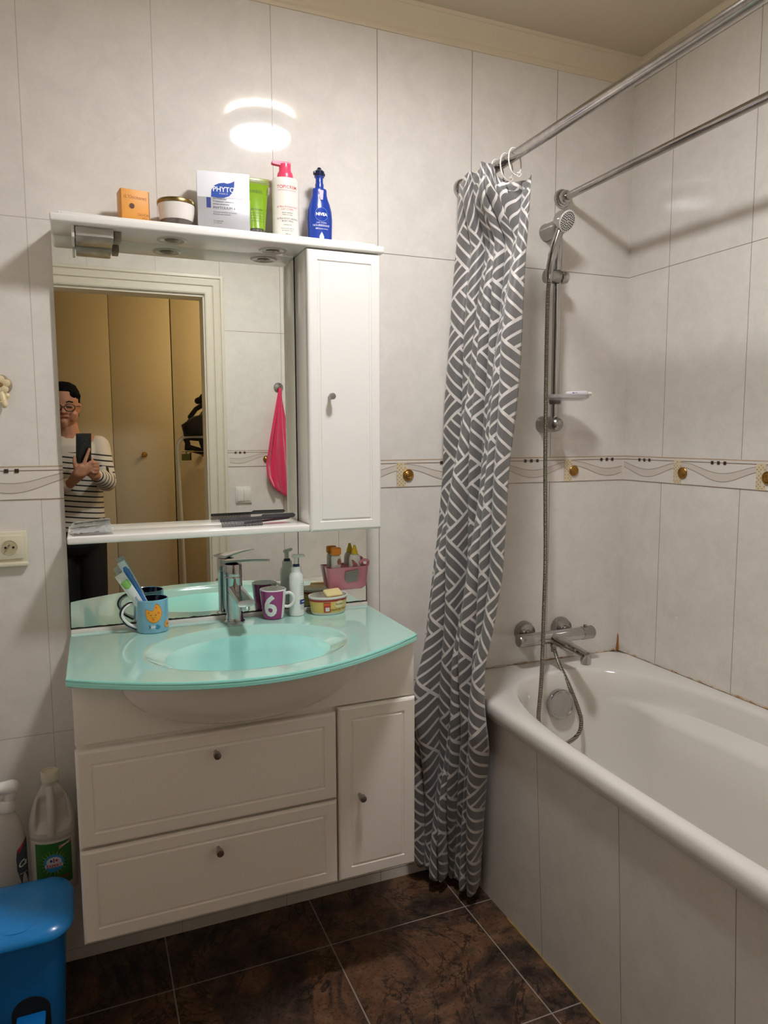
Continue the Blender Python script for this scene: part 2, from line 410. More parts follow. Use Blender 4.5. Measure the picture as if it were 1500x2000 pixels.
# ================================================================== BATHTUB
enamel = M('white_enamel', '#E2DDD4', rough=.12, coat=.4, mottle=.01)
b = MB(); b.loft([[(1.063, yy, 0), (1.032, yy, .600), (1.050, yy, .600), (1.080, yy, 0)] for yy in (YD, 0)], t_skirt); struct(b, 'wall_bath_panel', smooth=0)
b = MB(); NT = 112
BX0, BX1, BY0, BY1 = 1.014, XR-.001, YD+.001, -.001
ox, oy = 1.345, -.86
def rect_ring(ins, z):
    out = []
    for k in range(NT):
        a = 2*PI*k/NT; dx, dy = math.cos(a), math.sin(a)
        hx0, hx1, hy0, hy1 = BX0+ins-ox, BX1-ins*.3-ox, BY0+ins*.3-oy, BY1-ins*.3-oy
        tx = (hx1 if dx > 0 else hx0)/dx if abs(dx) > 1e-9 else 1e9
        ty = (hy1 if dy > 0 else hy0)/dy if abs(dy) > 1e-9 else 1e9
        q = min(tx, ty); out.append((ox+dx*q, oy+dy*q, z))
    return out
def sup_ring(xl, xr, yh, yf, z, n=3.0, shelf=0.0, zs=0.0):
    out = []
    cx, cy = (xl+xr)/2, (yh+yf)/2; A, B = (xr-xl)/2, (yh-yf)/2
    for k in range(NT):
        a = 2*PI*k/NT; c, s = math.cos(a), math.sin(a)
        # direction toward same rect point, solve superellipse
        a2 = math.atan2(s/ B, c/ A) if False else math.atan2(s, c)
        r = 1.0/((abs(c)/A)**n+(abs(s)/B)**n)**(1/n)
        px, py = cx+c*r, cy+s*r
        w = 0
        if shelf and px > cx: w = max(0, min(1, (-.16-py)/.26)); w = w*w*(3-2*w)*max(0, min(1, (py+1.56)/.3))
        out.append((px - shelf*w*max(0, min(1, (px-cx)/A)), py, z + zs*w))
    return out
rings = [rect_ring(.012, .592), rect_ring(.004, .583), rect_ring(0, .587), rect_ring(0, .616), rect_ring(.004, .625), rect_ring(.012, .630),
    sup_ring(1.046, 1.650, -.098, -1.615, .630), sup_ring(1.052, 1.643, -.106, -1.607, .6265), sup_ring(1.057, 1.637, -.111, -1.600, .617),
    sup_ring(1.065, 1.630, -.116, -1.590, .585, 2.8), sup_ring(1.069, 1.628, -.119, -1.585, .560, 2.8, .008), sup_ring(1.069, 1.628, -.122, -1.58, .547, 2.8, .030, .006),
    sup_ring(1.071, 1.628, -.124, -1.578, .540, 2.8, .074, .006), sup_ring(1.074, 1.626, -.126, -1.57, .530, 2.8, .084, 0),
    sup_ring(1.085, 1.615, -.138, -1.55, .45, 2.8, .088), sup_ring(1.10, 1.60, -.155, -1.52, .36, 2.8, .086), sup_ring(1.115, 1.585, -.18, -1.47, .28, 2.7, .080),
    sup_ring(1.135, 1.56, -.215, -1.42, .235, 2.6, .060), sup_ring(1.17, 1.52, -.27, -1.36, .215, 2.5, .050), sup_ring(1.25, 1.43, -.5, -1.2, .208, 2.2, .02)]
b.loft(rings, enamel, cap0=False, cap1=True)
tub = thing('bathtub', 'white enamel bathtub with an armrest ledge behind the tiled panel', 'bathtub', (1.34, -.85, 0))
child(b, 'tub_shell', tub, smooth=50)
b = MB()
b.lathe([(.030, -.004), (.043, 0), (.046, .004), (.046, .020), (.044, .0235), (.040, .0235), (.038, .022), (.001, .022)], (1.346, -.128, .533), chrome, 40, axis=(0, -1, .12)); ob = child(b, 'overflow_knob', tub); ob['label'] = 'round chrome overflow knob'
# sealant
seal = M('stained_sealant', '#B79B78', rough=.6); n = N(seal); n.pos(); f = n.noise(30, 6, .5, .7)
n.nt.links.new(n.ramp(f, [(.33, lin('#6f4c2c')), (.43, lin('#b58a58')), (.52, lin('#c9bba6')), (.7, lin('#d6cdbc'))]), n.b.inputs['Base Color'])
b = MB()
def wob(p): return (p[0]+random.uniform(-.0006, .0006), p[1]+random.uniform(-.0006, .0006), p[2]+random.uniform(-.0012, .0012))
b.tube([wob((1.0+i*.0114, -.002, .632)) for i in range(60)], [.0022+random.uniform(-.0008, .0012) for i in range(60)], seal, 6)
b.tube([wob((XR-.002, -.003-i*.0139, .632)) for i in range(122)], [.0024+random.uniform(-.0008, .0014) for i in range(122)], seal, 6)
b.tube([wob((XR-.002, -.002, .632+i*.006)) for i in range(10)], [.0055*(1-i/11)**1.2+.0007 for i in range(10)], M('rust_stain', '#A5672B', rough=.6, mottle=.4, mscale=80), 6)
struct(b, 'trim_7')
b = MB(); b.tube([wob((1.061, -.3-i*.02, .001)) for i in range(68)], [.002]*68, M('yellowed_joint', '#A88A4A', rough=.6, mottle=.3, mscale=30), 6); struct(b, 'trim_8')

# ================================================================== RODS
def rod(name, label, x, z, r):
    t = thing(name, label, 'rod', (x, 0, z))
    b = MB(); b.lathe([(r, .004), (r, 1.696)], (x, 0, z), M('worn_chrome', '#AFAAA6', rough=.16, metal=1, mottle=.25, mscale=45, bump=.05), 28, axis=(0, -1, 0)); child(b, 'pole', t)
    for yy, ax in ((-.0005, -1), (YD+.0005, 1)):
        b = MB(); b.lathe([(.029, 0), (.029, .006), (.026, .011), (.021, .012), (.021, .024), (.018, .030), (r+.001, .031)], (x, yy, z), chrome, 32, axis=(0, ax, 0)); child(b, 'wall_flange', t)
rod('shower_curtain_rod', 'chrome rod carrying the shower curtain rings, nearer the mirror cabinet', 1.061, 2.088, .0135)
rod('drying_rod', 'bare chrome rod over the bathtub above the shower head', 1.412, 2.102, .0115)

# ================================================================== CURTAIN
cm = M('curtain_satin', '#5E5C5B', rough=.42, spec=.5, sheen=.3)
n = N(cm); tcn = n.nt.nodes.new('ShaderNodeTexCoord'); sp = n.nt.nodes.new('ShaderNodeSeparateXYZ'); n.nt.links.new(tcn.outputs['UV'], sp.inputs[0])
u, v = sp.outputs[0], sp.outputs[1]; Lc = .128
p = n.math('DIVIDE', n.math('ADD', u, v), Lc*1.4142); q = n.math('DIVIDE', n.math('SUBTRACT', u, v), Lc*1.4142)
par = n.math('FLOORED_MODULO', n.math('ADD', n.math('FLOOR', p), n.math('FLOOR', q)), 2)
tt = n.math('ADD', n.math('MULTIPLY', par, p), n.math('MULTIPLY', n.math('SUBTRACT', 1, par), q))
st = n.math('LESS_THAN', n.math('FRACT', n.math('ADD', n.math('MULTIPLY', tt, 5), .12)), .25)
b1 = n.math('LESS_THAN', n.math('FRACT', n.math('ADD', p, .03)), .06); b2 = n.math('LESS_THAN', n.math('FRACT', n.math('ADD', q, .03)), .06)
st = n.math('MAXIMUM', st, n.math('MAXIMUM', b1, b2))
n.nt.links.new(n.mix(st, lin('#6A6764'), lin('#D5CFC8')), n.b.inputs['Base Color'])
tab = [(2.05, 1.044, 1.100),(1.9, 1.032, 1.094),(1.75, 1.017, 1.083),(1.6, 1.009, 1.069),(1.45, 0.998, 1.058),(1.3, 0.986, 1.047),(1.15, 0.965, 1.04),(1.0, 0.95, 1.029),(.85,.94,1.007),(.75,.934,.988),(.65,.926,.987),(.58,.918,.990),(.5,.907,1.002),(.4,.897,1.007),(.25,.886,1.020),(.1,.884,1.035),(.03,.884,1.04)]
def curt_at(z):
    for i in range(len(tab)-1):
        if tab[i][0] >= z >= tab[i+1][0]:
            f = (tab[i][0]-z)/(tab[i][0]-tab[i+1][0]); return tab[i][1]+(tab[i+1][1]-tab[i][1])*f, tab[i][2]+(tab[i+1][2]-tab[i][2])*f
    return (tab[0][1], tab[0][2]) if z > tab[0][0] else (tab[-1][1], tab[-1][2])
NU, NV = 300, 150
folds = [0, .17, .30, .44, .53, .62, .74, .86, 1.0]      # valley positions along the bunch
def curtain_pt(s, w):
    """s 0..1 along width, w 0..1 from top to hem"""
    slant = .045*(s-.5)*(1-w)
    z = 2.098-w*2.063-(1-w)**8*.058*max(0, min(1, (s-.66)/.16))
    if w > .9: z += (w-.9)*10*(.035*(1-s)**3 + .006*math.sin(s*40))
    ax, bx = curt_at(z); yA = -.035; yB = -.30 if z >= .56 else -.17-.13*max(z, 0)/.56
    if w < .02: z -= .012*abs(math.sin(s*PI*7))
    k = max(i for i in range(len(folds)-1) if folds[i] <= s+1e-9); f = (s-folds[k])/(folds[k+1]-folds[k])
    # each fold bulges toward the viewer, with a deep tuck between folds
    seg = folds[k+1]-folds[k]
    bul = math.sin(PI*f)**.6
    amp = (.034+.25*seg)*(.8+.3*math.sin(3*w*PI+k*1.7))*(.75+.5*w)
    if k == 0: amp *= .42
    amp *= .45+.55*min(1, w*4+.15)
    ph = .012*math.sin(w*9+k*2.1)+.008*math.sin(w*23+s*11)
    # overhang : the fold leans over the next one
    lean = .30*seg*math.sin(2*PI*f)
    ss = s - lean*.55
    X = ax+(bx-ax)*ss; Y = yA+(yB-yA)*ss
    d = Vector((bx-ax, yB-yA, 0)).normalized(); nv = Vector((d.y, -d.x, 0))   # toward viewer/outside (-x, -y side)
    if nv.x > 0: nv = -nv
    off = amp*bul + ph*.6
    # billow at mid height on the left
    g1 = math.exp(-((z-.60)/.13)**2)*math.exp(-((s-.16)/.16)**2); off += .045*g1
    g2 = 0
    if z > 1.9:
        g2 = min(1, (z-1.9)/.12)*max(0, min(1, (.86-s)/.12)); X = X*(1-g2)+min(X, 1.036)*g2
    off *= 1-.5*g2*(1-s)
    P = Vector((X, Y, z)) + nv*(off-.040*max(0, math.sin(PI*s))**.5*(1-g2))
    P.y = min(P.y, -.006)
    P.x = min(P.x, .985 if z < .66 and False else 1.2)
    return P
grid = [[curtain_pt(i/NU, j/NV) for i in range(NU+1)] for j in range(NV+1)]
jm = NV//2; us = [0]
for i in range(NU): us.append(us[-1]+(grid[jm][i+1]-grid[jm][i]).length*.80+.0004)
me = bpy.data.meshes.new('cloth'); vs = [tuple(p) for r in grid for p in r]; fs = [(j*(NU+1)+i, j*(NU+1)+i+1, (j+1)*(NU+1)+i+1, (j+1)*(NU+1)+i) for j in range(NV) for i in range(NU)]
me.from_pydata(vs, [], fs); uvl = me.uv_layers.new(name='UVMap')
for pl in me.polygons:
    pl.use_smooth = True
    for li in pl.loop_indices:
        vi = me.loops[li].vertex_index; j, i = divmod(vi, NU+1); uvl.data[li].uv = (us[i]+.02, j/NV*2.04)
me.materials.append(cm)
t = thing('shower_curtain', 'grey shower curtain with white geometric lines hanging bunched beside the bath', 'curtain', (1.0, -.16, .03))
o = bpy.data.objects.new('cloth', me); COL.objects.link(o); o.parent = t; o.matrix_parent_inverse = t.matrix_world.inverted()
sm = o.modifiers.new('thickness', 'SOLIDIFY'); sm.thickness = .0012
ringw = M('white_curtain_ring', '#E3DDD2', rough=.3, mottle=.02)
ys = [-.035, -.06, -.085, -.11, -.135, -.165, -.20, -.245, -.285]
for k, yy in enumerate(ys):
    b = MB(); rr = .030; pts = []
    for i in range(26):
        a = -PI*.42+2*PI*i/26*1.0
        rx = .021; rz = .036
        pts.append((1.061+rx*math.cos(a)-.002, yy+.006*math.sin(a*1.0)+.004*math.cos(a), 2.088-.017+rz*math.sin(a)))
    b.tube(pts, .0017, ringw, 8, closed=True)
    cz = 2.088-.017-.036
    b.tube([(1.061, yy-.004, cz+.002), (1.067, yy-.009, cz-.004), (1.073, yy-.010, cz+.003), (1.069, yy-.009, cz+.009), (1.062, yy-.006, cz+.006)], .0015, ringw, 8)
    tag(b.build('curtain_ring'), ('white plastic curtain ring nearest the camera on the curtain rod' if k == 8 else 'white plastic curtain ring second nearest the camera on the curtain rod' if k == 7 else 'white plastic curtain ring on the curtain rod, '+('ninth', 'eighth', 'seventh', 'sixth', 'fifth', 'fourth', 'third')[k]+' counting from the camera'), 'curtain ring', 'white rings on the shower curtain rod')

# ================================================================== VANITY
cab_m = M('vanity_lacquer', '#F0E9DE', rough=.28, coat=.15, mottle=.02)
def knob(p, axis=(0, -1, 0)):
    b = MB(); b.lathe([(.004, 0), (.0045, .010), (.0048, .014), (.0078, .016), (.0085, .018), (.0085, .027), (.0078, .029), (.003, .0295), (.0005, .0295)], p, steel, 20, axis=axis); return b
def panel(x0, x1, z0, z1, yb, yf, ins, m):
    b = MB(); r = []
    for i, y in ((0, yb), (0, yf+.006), (.002, yf+.002), (.006, yf), (ins, yf), (ins+.002, yf+.0025), (ins+.005, yf+.0025), (ins+.008, yf+.0002), (ins+.03, yf)):
        r.append([(x0+i, y, z0+i), (x1-i, y, z0+i), (x1-i, y, z1-i), (x0+i, y, z1-i)])
    b.loft(r, m); return b
VF = -.365
t = thing('vanity_cabinet', 'white wall-hung vanity cabinet with two wide drawers and a narrow door', 'cabinet', (.35, -.18, .29))
b = MB(); b.box(-.040, .742, -.345, -.001, .285, .862, cab_m, .0015); child(b, 'carcass', t)
for z0, z1, kx, kz in ((.499, .7145, .246, .668), (.283, .493, .246, .440)):
    b = panel(-.043, .5325, z0, z1, -.345, VF, .030, cab_m); d = child(b, 'drawer', t, smooth=25)
    kb = knob((kx, VF, kz)); kk = child(kb, 'knob', d); kk['label'] = 'small metal knob'
b = panel(.5375, .741, .283, .7225, -.345, VF, .030, cab_m); d = child(b, 'door', t, smooth=25)
kk = child(knob((.590, VF, .498)), 'knob', d); kk['label'] = 'small metal knob'
# apron with the ceramic belly of the basin
b = MB(); b.box(-.042, .7405, -.356, -.345, .7255, .862, cab_m, .002); child(b, 'apron', t)
por = M('basin_porcelain', '#E6DED2', rough=.15, coat=.4, mottle=.02)
b = MB(); rings = []
for k in range(13):
    f = k/12; z = .863-.128*math.sin(f*PI/2)
    a_ = .275*math.cos(f*PI/2)**.75+.002; d_ = .125*math.cos(f*PI/2)**.85+.001
    rings.append([(.325+a_*math.cos(PI+PI*j/40), -.352+d_*math.sin(PI+PI*j/40)*(1.0), z) for j in range(41)] + [(.325, -.350, z)])
b.loft(rings, por); ob = child(b, 'basin_belly', t, smooth=60); ob['label'] = 'rounded porcelain underside of the basin'

# glass top with moulded bowl
gl = M('mint_glass', '#ABD6C8', rough=.10, coat=.8, spec=.5, mottle=.03, mscale=10); ge = M('mint_glass_edge', '#9FEFE2', rough=.12, coat=.5, mottle=.03)
NB = 144; BCX, BCY = .345, -.290; GZ = .882
outl = []
outl += [(-.048, -.0215), (-.053, -.383)]
for i in range(1, 40):
    f = i/40; x = -.053+(.748+.053)*f; y0 = -.383+( -.358+.383)*f; outl.append((x, y0-.158*math.sin(PI*f)**.92))
outl += [(.748, -.358), (.748, -.0215)]
def cast(a, ins=0):
    dx, dy = math.cos(a), math.sin(a); best = None; nn = len(outl)
    for i in range(nn):
        x1, y1 = outl[i]; x2, y2 = outl[(i+1) % nn]; ex, ey = x2-x1, y2-y1; den = dx*ey-dy*ex
        if abs(den) < 1e-12: continue
        tt_ = ((x1-BCX)*ey-(y1-BCY)*ex)/den; ss_ = ((x1-BCX)*dy-(y1-BCY)*dx)/den
        if tt_ > 0 and -1e-6 <= ss_ <= 1+1e-6 and (best is None or tt_ < best): best = tt_
    return (BCX+dx*(best-ins), BCY+dy*(best-ins))
angs = sorted([2*PI*k/NB for k in range(NB)] + [math.atan2(p[1]-BCY, p[0]-BCX) % (2*PI) for p in (outl[0], outl[1], outl[-2], outl[-1])])
def oring(ins, z): return [cast(a, ins)+(z,) for a in angs]
def ering(s_, z, dy=0): return [(BCX+.235*s_*math.cos(a), BCY+dy+.178*s_*math.sin(a), z) for a in angs]
t = thing('washbasin_top', 'mint green glass washbasin top with moulded bowl and bowed front edge', 'washbasin', (.35, -.25, .862))
b = MB()
b.loft([oring(.004, GZ-.0185), oring(0, GZ-.016), oring(0, GZ-.009)], ge, cap0=True, cap1=False)
b.loft([oring(0, GZ-.009), oring(.0012, GZ-.0078), oring(.0012, GZ-.0066), oring(0, GZ-.0055), oring(0, GZ-.0025), oring(.002, GZ)], ge, cap0=False, cap1=False)
prof = [(1.05, 0), (1.02, -.0004), (1.0, -.0012)] + [(.985*(1-k/14)+.01, -.0022-.041*(1-(1-k/14)**2.6)) for k in range(15)]
def pring(s_, z):
    return [(BCX+.235*s_*math.cos(a), BCY+.178*s_*math.sin(a), GZ+z) for a in angs]
rr = [oring(.002, GZ)]
mid0 = oring(.002, GZ); e0 = pring(1.07, 0)
rr.append([tuple(m_*.5+e_*.5 for m_, e_ in zip(p_, q_)) for p_, q_ in zip(mid0, e0)])
rr += [pring(*pr) for pr in prof]
b.loft(rr, gl, cap0=False, cap1=True); child(b, 'glass_basin', t, smooth=40)
b = MB(); b.lathe([(.021, 0), (.021, .002), (.017, .003), (.0165, .0015), (.001, .0015)], (BCX, BCY, GZ-.0430), M('mint_drain', '#7CBFAB', rough=.2, mottle=.05), 28); child(b, 'drain', t)
drop = M('water_drop', '#A9DCCB', rough=.03, coat=1, mottle=.02)
b = MB()
for i in range(70):
    r = math.sqrt(random.random())*.8; a = random.random()*2*PI; x = BCX+.235*r*math.cos(a); y = BCY+.178*r*math.sin(a)
    zz = GZ
    for k in range(len(prof)-1):
        if prof[k+1][0] <= r <= prof[k][0]:
            f = (prof[k][0]-r)/(prof[k][0]-prof[k+1][0]); zz = GZ+prof[k][1]+(prof[k+1][1]-prof[k][1])*f
    q = random.uniform(.0010, .0026); b.lathe([(q, -.0008), (q*.8, q*.35), (q*.3, q*.5)], (x, y, zz), drop, 8)
ob = child(b, 'water_drops', t); ob['kind'] = 'stuff'
b = MB(); b.box(-.047, .748, -.0215, -.001, .868, .8905, plastic_w, .003); 
tag(b.build('splash_strip'), 'white plastic sealing strip between mirror and green glass top', 'strip')

# ------------------------------------------------ faucet
t = thing('basin_faucet', 'chrome single lever basin faucet with lever turned aside', 'faucet', (.352, -.065, GZ))
fx, fy = .352, -.065
b = MB(); b.lathe([(.0275, 0), (.0275, .004), (.0235, .008), (.0225, .014), (.0225, .118), (.0232, .120), (.0232, .122), (.0228, .124), (.0232, .126), (.0232, .152), (.0225, .156), (.010, .160), (.001, .160)], (fx, fy, GZ), chrome, 40); child(b, 'body', t)
b = MB()
sd = Vector((.10, -1, 0)).normalized(); sw = Vector((sd.y, -sd.x, 0)); rg = []
for k in range(9):
    f = k/8; c = Vector((fx, fy, GZ+.092)) + sd*(.004+.105*f) + Vector((0, 0, -.020*f)); hw = .019+.003*f; hh = .0125-.004*f
    rg.append([c+sw*(hw*math.copysign(abs(math.cos(a))**.6, math.cos(a)))+Vector((0, 0, hh*math.copysign(abs(math.sin(a))**.6, math.sin(a)))) for a in [2*PI*j/24 for j in range(24)]])
b.loft(rg, chrome); b.lathe([(.012, 0), (.012, .014), (.009, .014)], Vector((fx, fy, GZ+.072))+sd*.096+Vector((0, 0, -.020)), chrome, 20); child(b, 'spout', t)
b = MB(); ld = Vector((.86, -.50, .0)).normalized(); lw = Vector((ld.y, -ld.x, 0)); rg = []
for k in range(9):
    f = k/8; c = Vector((fx, fy, GZ+.161)) + ld*(-.020+.118*f) + Vector((0, 0, .006*math.sin(f*2)+.001)); hw = .020*(1-f)**.7+.008; hh = .0045-.0015*f
    rg.append([c+lw*(hw*math.cos(a))+Vector((0, 0, hh*math.sin(a))) for a in [2*PI*j/16 for j in range(16)]])
b.loft(rg, chrome); child(b, 'lever', t)

# ================================================================== MIRROR CABINET
mir = M('mirror_silver', '#EEF0EA', rough=.0, metal=1); MIRROR_Y = -.012
MATS['mirror_silver'].node_tree.nodes['Principled BSDF'].inputs['Roughness'].default_value = 0.0
t = thing('mirror_cabinet', 'white bathroom mirror cabinet with lit top shelf, side door and middle shelf', 'mirror cabinet', (.35, -.07, .89))
MY = MIRROR_Y
b = MB(); b.box(-.047, .5435, MY, -.001, .8905, 1.850, mir); child(b, 'mirror_panel', t, smooth=0)
b = MB(); b.box(.5455, .748, MY, -.001, .8905, 1.135, mir); child(b, 'mirror_panel', t, smooth=0)
foxing = M('mirror_foxing', '#1d1a16', rough=.7, mottle=.3, mscale=60)
b = MB()
def fox(x0, x1, z, h):
    k = int((x1-x0)/.006); top = []
    for i in range(k+1): top.append((x0+(x1-x0)*i/k, z+h*(.35+.65*abs(noise.noise(Vector((i*.31, h*900, 0)))))))
    b.add([(p[0], MY-.0006, z) for p in top]+[(p[0], MY-.0006, p[1]) for p in top], [(i, i+1, k+2+i, k+1+i) for i in range(k)], foxing)
fox(-.047, .5435, .8905, .0075); fox(.5455, .748, .8905, .006)
b.box(-.0475, -.0455, MY-.0008, -.002, .8905, 1.02, foxing); b.box(.7465, .7485, MY-.0008, -.002, .8905, 1.0, foxing); b.box(.5436, .5454, MY-.0004, -.002, .8905, 1.85, foxing)
child(b, 'foxed_edge', t, smooth=0)
b = MB(); b.box(.5465, .740, -.112, -.0125, 1.122, 1.846, white_lac, .001); child(b, 'side_cabinet', t)
b = panel(.5455, .7465, 1.119, 1.8445, -.1125, -.134, .026, white_lac); d = child(b, 'door', t, smooth=25)
kk = child(knob((.601, -.134, 1.473)), 'knob', d); kk['label'] = 'small grey knob'
# top shelf
gs = M('shelf_underside', '#C2BCB1', rough=.12, coat=.3, mottle=.02)
b = MB(); b.box(-.046, .756, -.139, -.001, 1.8475, 1.8665, white_lac, .005, seg=3); b.box(-.022, .742, -.110, -.001, 1.866, 1.878, white_lac, .003)
b.box(-.030, .744, -.012, -.001, 1.866, 1.906, white_lac, .002)
ts = child(b, 'top_shelf', t)
for xx, yy in ((.223, -.071), (.475, -.062)):
    b = MB(); b.lathe([(.036, 0), (.035, -.002), (.031, -.0032), (.027, -.0030), (.024, -.0012), (.001, -.0010)], (xx, yy, 1.8475), gs, 32)
    b.lathe([(.018, -.001), (.016, -.0022), (.001, -.0026)], (xx, yy, 1.8475), M('spot_lens', '#6f6a62', rough=.1, mottle=.1), 20); child(b, 'spotlight', ts)
b = MB(); b.box(.006, .088, -.118, -.020, 1.826, 1.8475, M('clear_cover', '#B7B1A8', rough=.15, coat=.5, mottle=.15, mscale=30), .003)
b.box(-.002, .004, -.118, -.020, 1.822, 1.8475, plastic_w, .001); b.box(.090, .106, -.100, -.050, 1.830, 1.8475, M('switch_brown', '#8f8273', rough=.3, mottle=.1), .002); child(b, 'switch_box', ts)
# middle shelf
b = MB(); b.box(-.043, .5455, -.128, MY-.0003, 1.1205, 1.1385, white_lac, .004, seg=3)
child(b, 'middle_shelf', t)

# ---- things on the middle shelf
comb = M('black_plastic', '#1E1B1D', rough=.3, mottle=.1)
b = MB(); c0 = Vector((.318, -.085, 1.1520)); dd = Vector((1, .06, .0)).normalized(); w_ = Vector((0, .70, .71))
b.prism([(0, 0), (.20, .004), (.205, .010), (.20, .016), (.115, .016), (.11, .010), (0, .008)], comb, c0, dd, w_, (0, 0, .0022))
for i in range(30): b.prism([(.003+i*.0036, -.018), (.0052+i*.0036, -.018), (.0052+i*.0036, .001), (.003+i*.0036, .001)], comb, c0, dd, w_, (0, 0, .003))
tag(b.build('comb', smooth=0), 'black plastic comb lying on the middle shelf under the mirror', 'comb')
b = MB(); c1 = Vector((.385, -.055, 1.1400))
b.prism([(0, -.002), (.08, -.004), (.12, -.006), (.128, 0), (.12, .006), (.08, .004), (0, .002)], M('maroon_plastic', '#3a1c26', rough=.3, mottle=.1), c1, Vector((1, .06, .07)).normalized(), (-.03, 1, 0), (0, 0, .006))
tag(b.build('hair_clip'), 'slim dark hair clip lying behind the black comb', 'hair clip')
clearp = M('crinkled_clear_plastic', '#C9CBC8', rough=.12, coat=.7, mottle=.3, mscale=70, alpha=.55)
b = MB(); random.seed(3); rg = []
for k in range(7):
    f = k/6; rg.append([(-.030+.088*j/14+random.uniform(-.002, .002)-(.008 if j == 0 else 0)*f, -.115+.055*f, 1.1392+.019*math.sin(PI*(.12+.86*f))*(.55+.45*j/14)+random.uniform(0, .004)) for j in range(15)])
b.loft(rg, clearp, closed=False, cap0=False, cap1=False)
rg2 = [[(p[0], p[1], 1.1388) for p in rg[0]], [(p[0], p[1], 1.1388) for p in rg[-1]]]
b.loft(rg2, clearp, closed=False, cap0=False, cap1=False)
for k in range(6): b.tube([(-.028, -.112+k*.009, 1.142+k*.0018), (.02, -.114+k*.009, 1.143+k*.0026), (.056, -.110+k*.009, 1.144+k*.0030)], .0011, steel, 6)
tag(b.build('clear_packet', smooth=25), 'small crinkled clear packet at the left end of middle shelf', 'packet')

# ================================================================== THINGS ON THE TOP SHELF
TZ = 1.8782
# orange box
ob_m = M('orange_card', '#E39C42', rough=.5, mottle=.12, mscale=30); ob_d = M('orange_card_print', '#9A5A1C', rough=.5, mottle=.1)
t = thing('soap_box', 'small orange cardboard soap box at the left end of the top shelf', 'box', (.137, -.065, TZ))
A = math.radians(8); Mx = Matrix.Translation((.137, -.065, 0)) @ Matrix.Rotation(A, 4, 'Z')
b = MB(); b.box(-.033, .033, -.022, .022, TZ, TZ+.072, ob_m, .0012, Mx); child(b, 'carton', t)
o_ = Mx @ Vector((0, -.0222, TZ+.036)); ux = Mx.to_3x3() @ Vector((1, 0, 0)); nn = Mx.to_3x3() @ Vector((0, -1, 0)); fn = plane_fn(o_, ux, (0, 0, 1), nn)
b = MB(); wrap_shape(b, circ(-.008, -.002, .006), M('brown_seal', '#5b2f16', rough=.3, mottle=.2), fn, .0008)
b.text("(L'Occitane)", .0105, ob_d, lambda x, y, e: fn(x+.0, y+.018, e)); b.text('SAVON', .008, ob_d, lambda x, y, e: fn(x+.019, y-.020, e)); b.text('50 g', .006, ob_d, lambda x, y, e: fn(x+.020, y-.027, e))
for s_ in (-1, 1): wrap_shape(b, rect(s_*.0318-.0006, s_*.0318+.0006, -.034, .034, 3), ob_d, fn, .0003)
wrap_shape(b, rect(-.032, .032, -.0355, -.0325, 4), ob_d, fn, .0003)
child(b, 'print', t, fixn=False)
# jar
t = thing('cream_jar', 'low white cream jar with a gold rimmed lid', 'jar', (.236, -.068, TZ))
jw = M('cream_jar_white', '#E9E2DA', rough=.15, coat=.5, mottle=.01); gold = M('brushed_gold', '#9A8350', rough=.28, metal=1, mottle=.15, mscale=50)
b = MB(); b.lathe([(.030, 0), (.034, .002), (.0372, .010), (.0405, .022), (.0430, .036), (.0440, .050)], (.236, -.068, TZ), jw, 48); child(b, 'bowl', t)
b = MB(); b.lathe([(.0425, .050), (.0452, .0505), (.0458, .056), (.0440, .060), (.010, .061), (.001, .061)], (.236, -.068, TZ), gold, 48); child(b, 'lid', t)
b = MB(); b.lathe([(.0305, 0), (.0365, .0005), (.0378, .006), (.0395, .0125), (.0385, .0125)], (.236, -.068, TZ), M('jar_base_grey', '#77706A', rough=.2, metal=.5, mottle=.2), 48, cap0=True, cap1=False); child(b, 'base_ring', t)
# PHYTO box
t = thing('hair_care_box', 'silver and white hair care box with a blue leaf emblem', 'box', (.347, -.072, TZ))
sil = M('silver_card', '#C6C6C9', rough=.3, metal=.35, coat=.3, mottle=.04, mscale=3); wht = M('white_card', '#F1F1F4', rough=.3, coat=.3, mottle=.01)
A = math.radians(-7); Mx = Matrix.Translation((.350, -.068, 0)) @ Matrix.Rotation(A, 4, 'Z'); HB = .136
b = MB(); b.box(-.063, .063, -.026, .026, TZ, TZ+.0745, sil, .0008, Mx); b.box(-.063, .063, -.026, .026, TZ+.0745, TZ+HB, wht, .0008, Mx); child(b, 'carton', t)
o_ = Mx @ Vector((0, -.0262, TZ+HB/2)); ux = Mx.to_3x3() @ Vector((1, 0, 0)); nn = Mx.to_3x3() @ Vector((0, -1, 0)); fn = plane_fn(o_, ux, (0, 0, 1), nn)
blue = M('leaf_blue', '#2A4FA8', rough=.35, mottle=.2, mscale=25)
leaf = [(-.030, .008), (-.029, .024), (-.022, .035), (-.010, .041), (.002, .043), (.010, .0415), (.018, .044), (.027, .049), (.026, .036), (.022, .022), (.013, .012), (0, .0075), (-.015, .007)]
b = MB(); wrap_shape(b, leaf, blue, fn, .0004)
b.text('PHYTO', .0165, ink_w, lambda x, y, e: fn(x+.001, y+.0265, e+.0006), bold=.0003); b.text('P A R I S', .0055, ink_w, lambda x, y, e: fn(x, y+.0165, e+.0006))
wrap_shape(b, rect(-.041, -.031, -.018, .006, 3), M('navy_print', '#2B3A82', rough=.4, mottle=.05), fn, .0004)
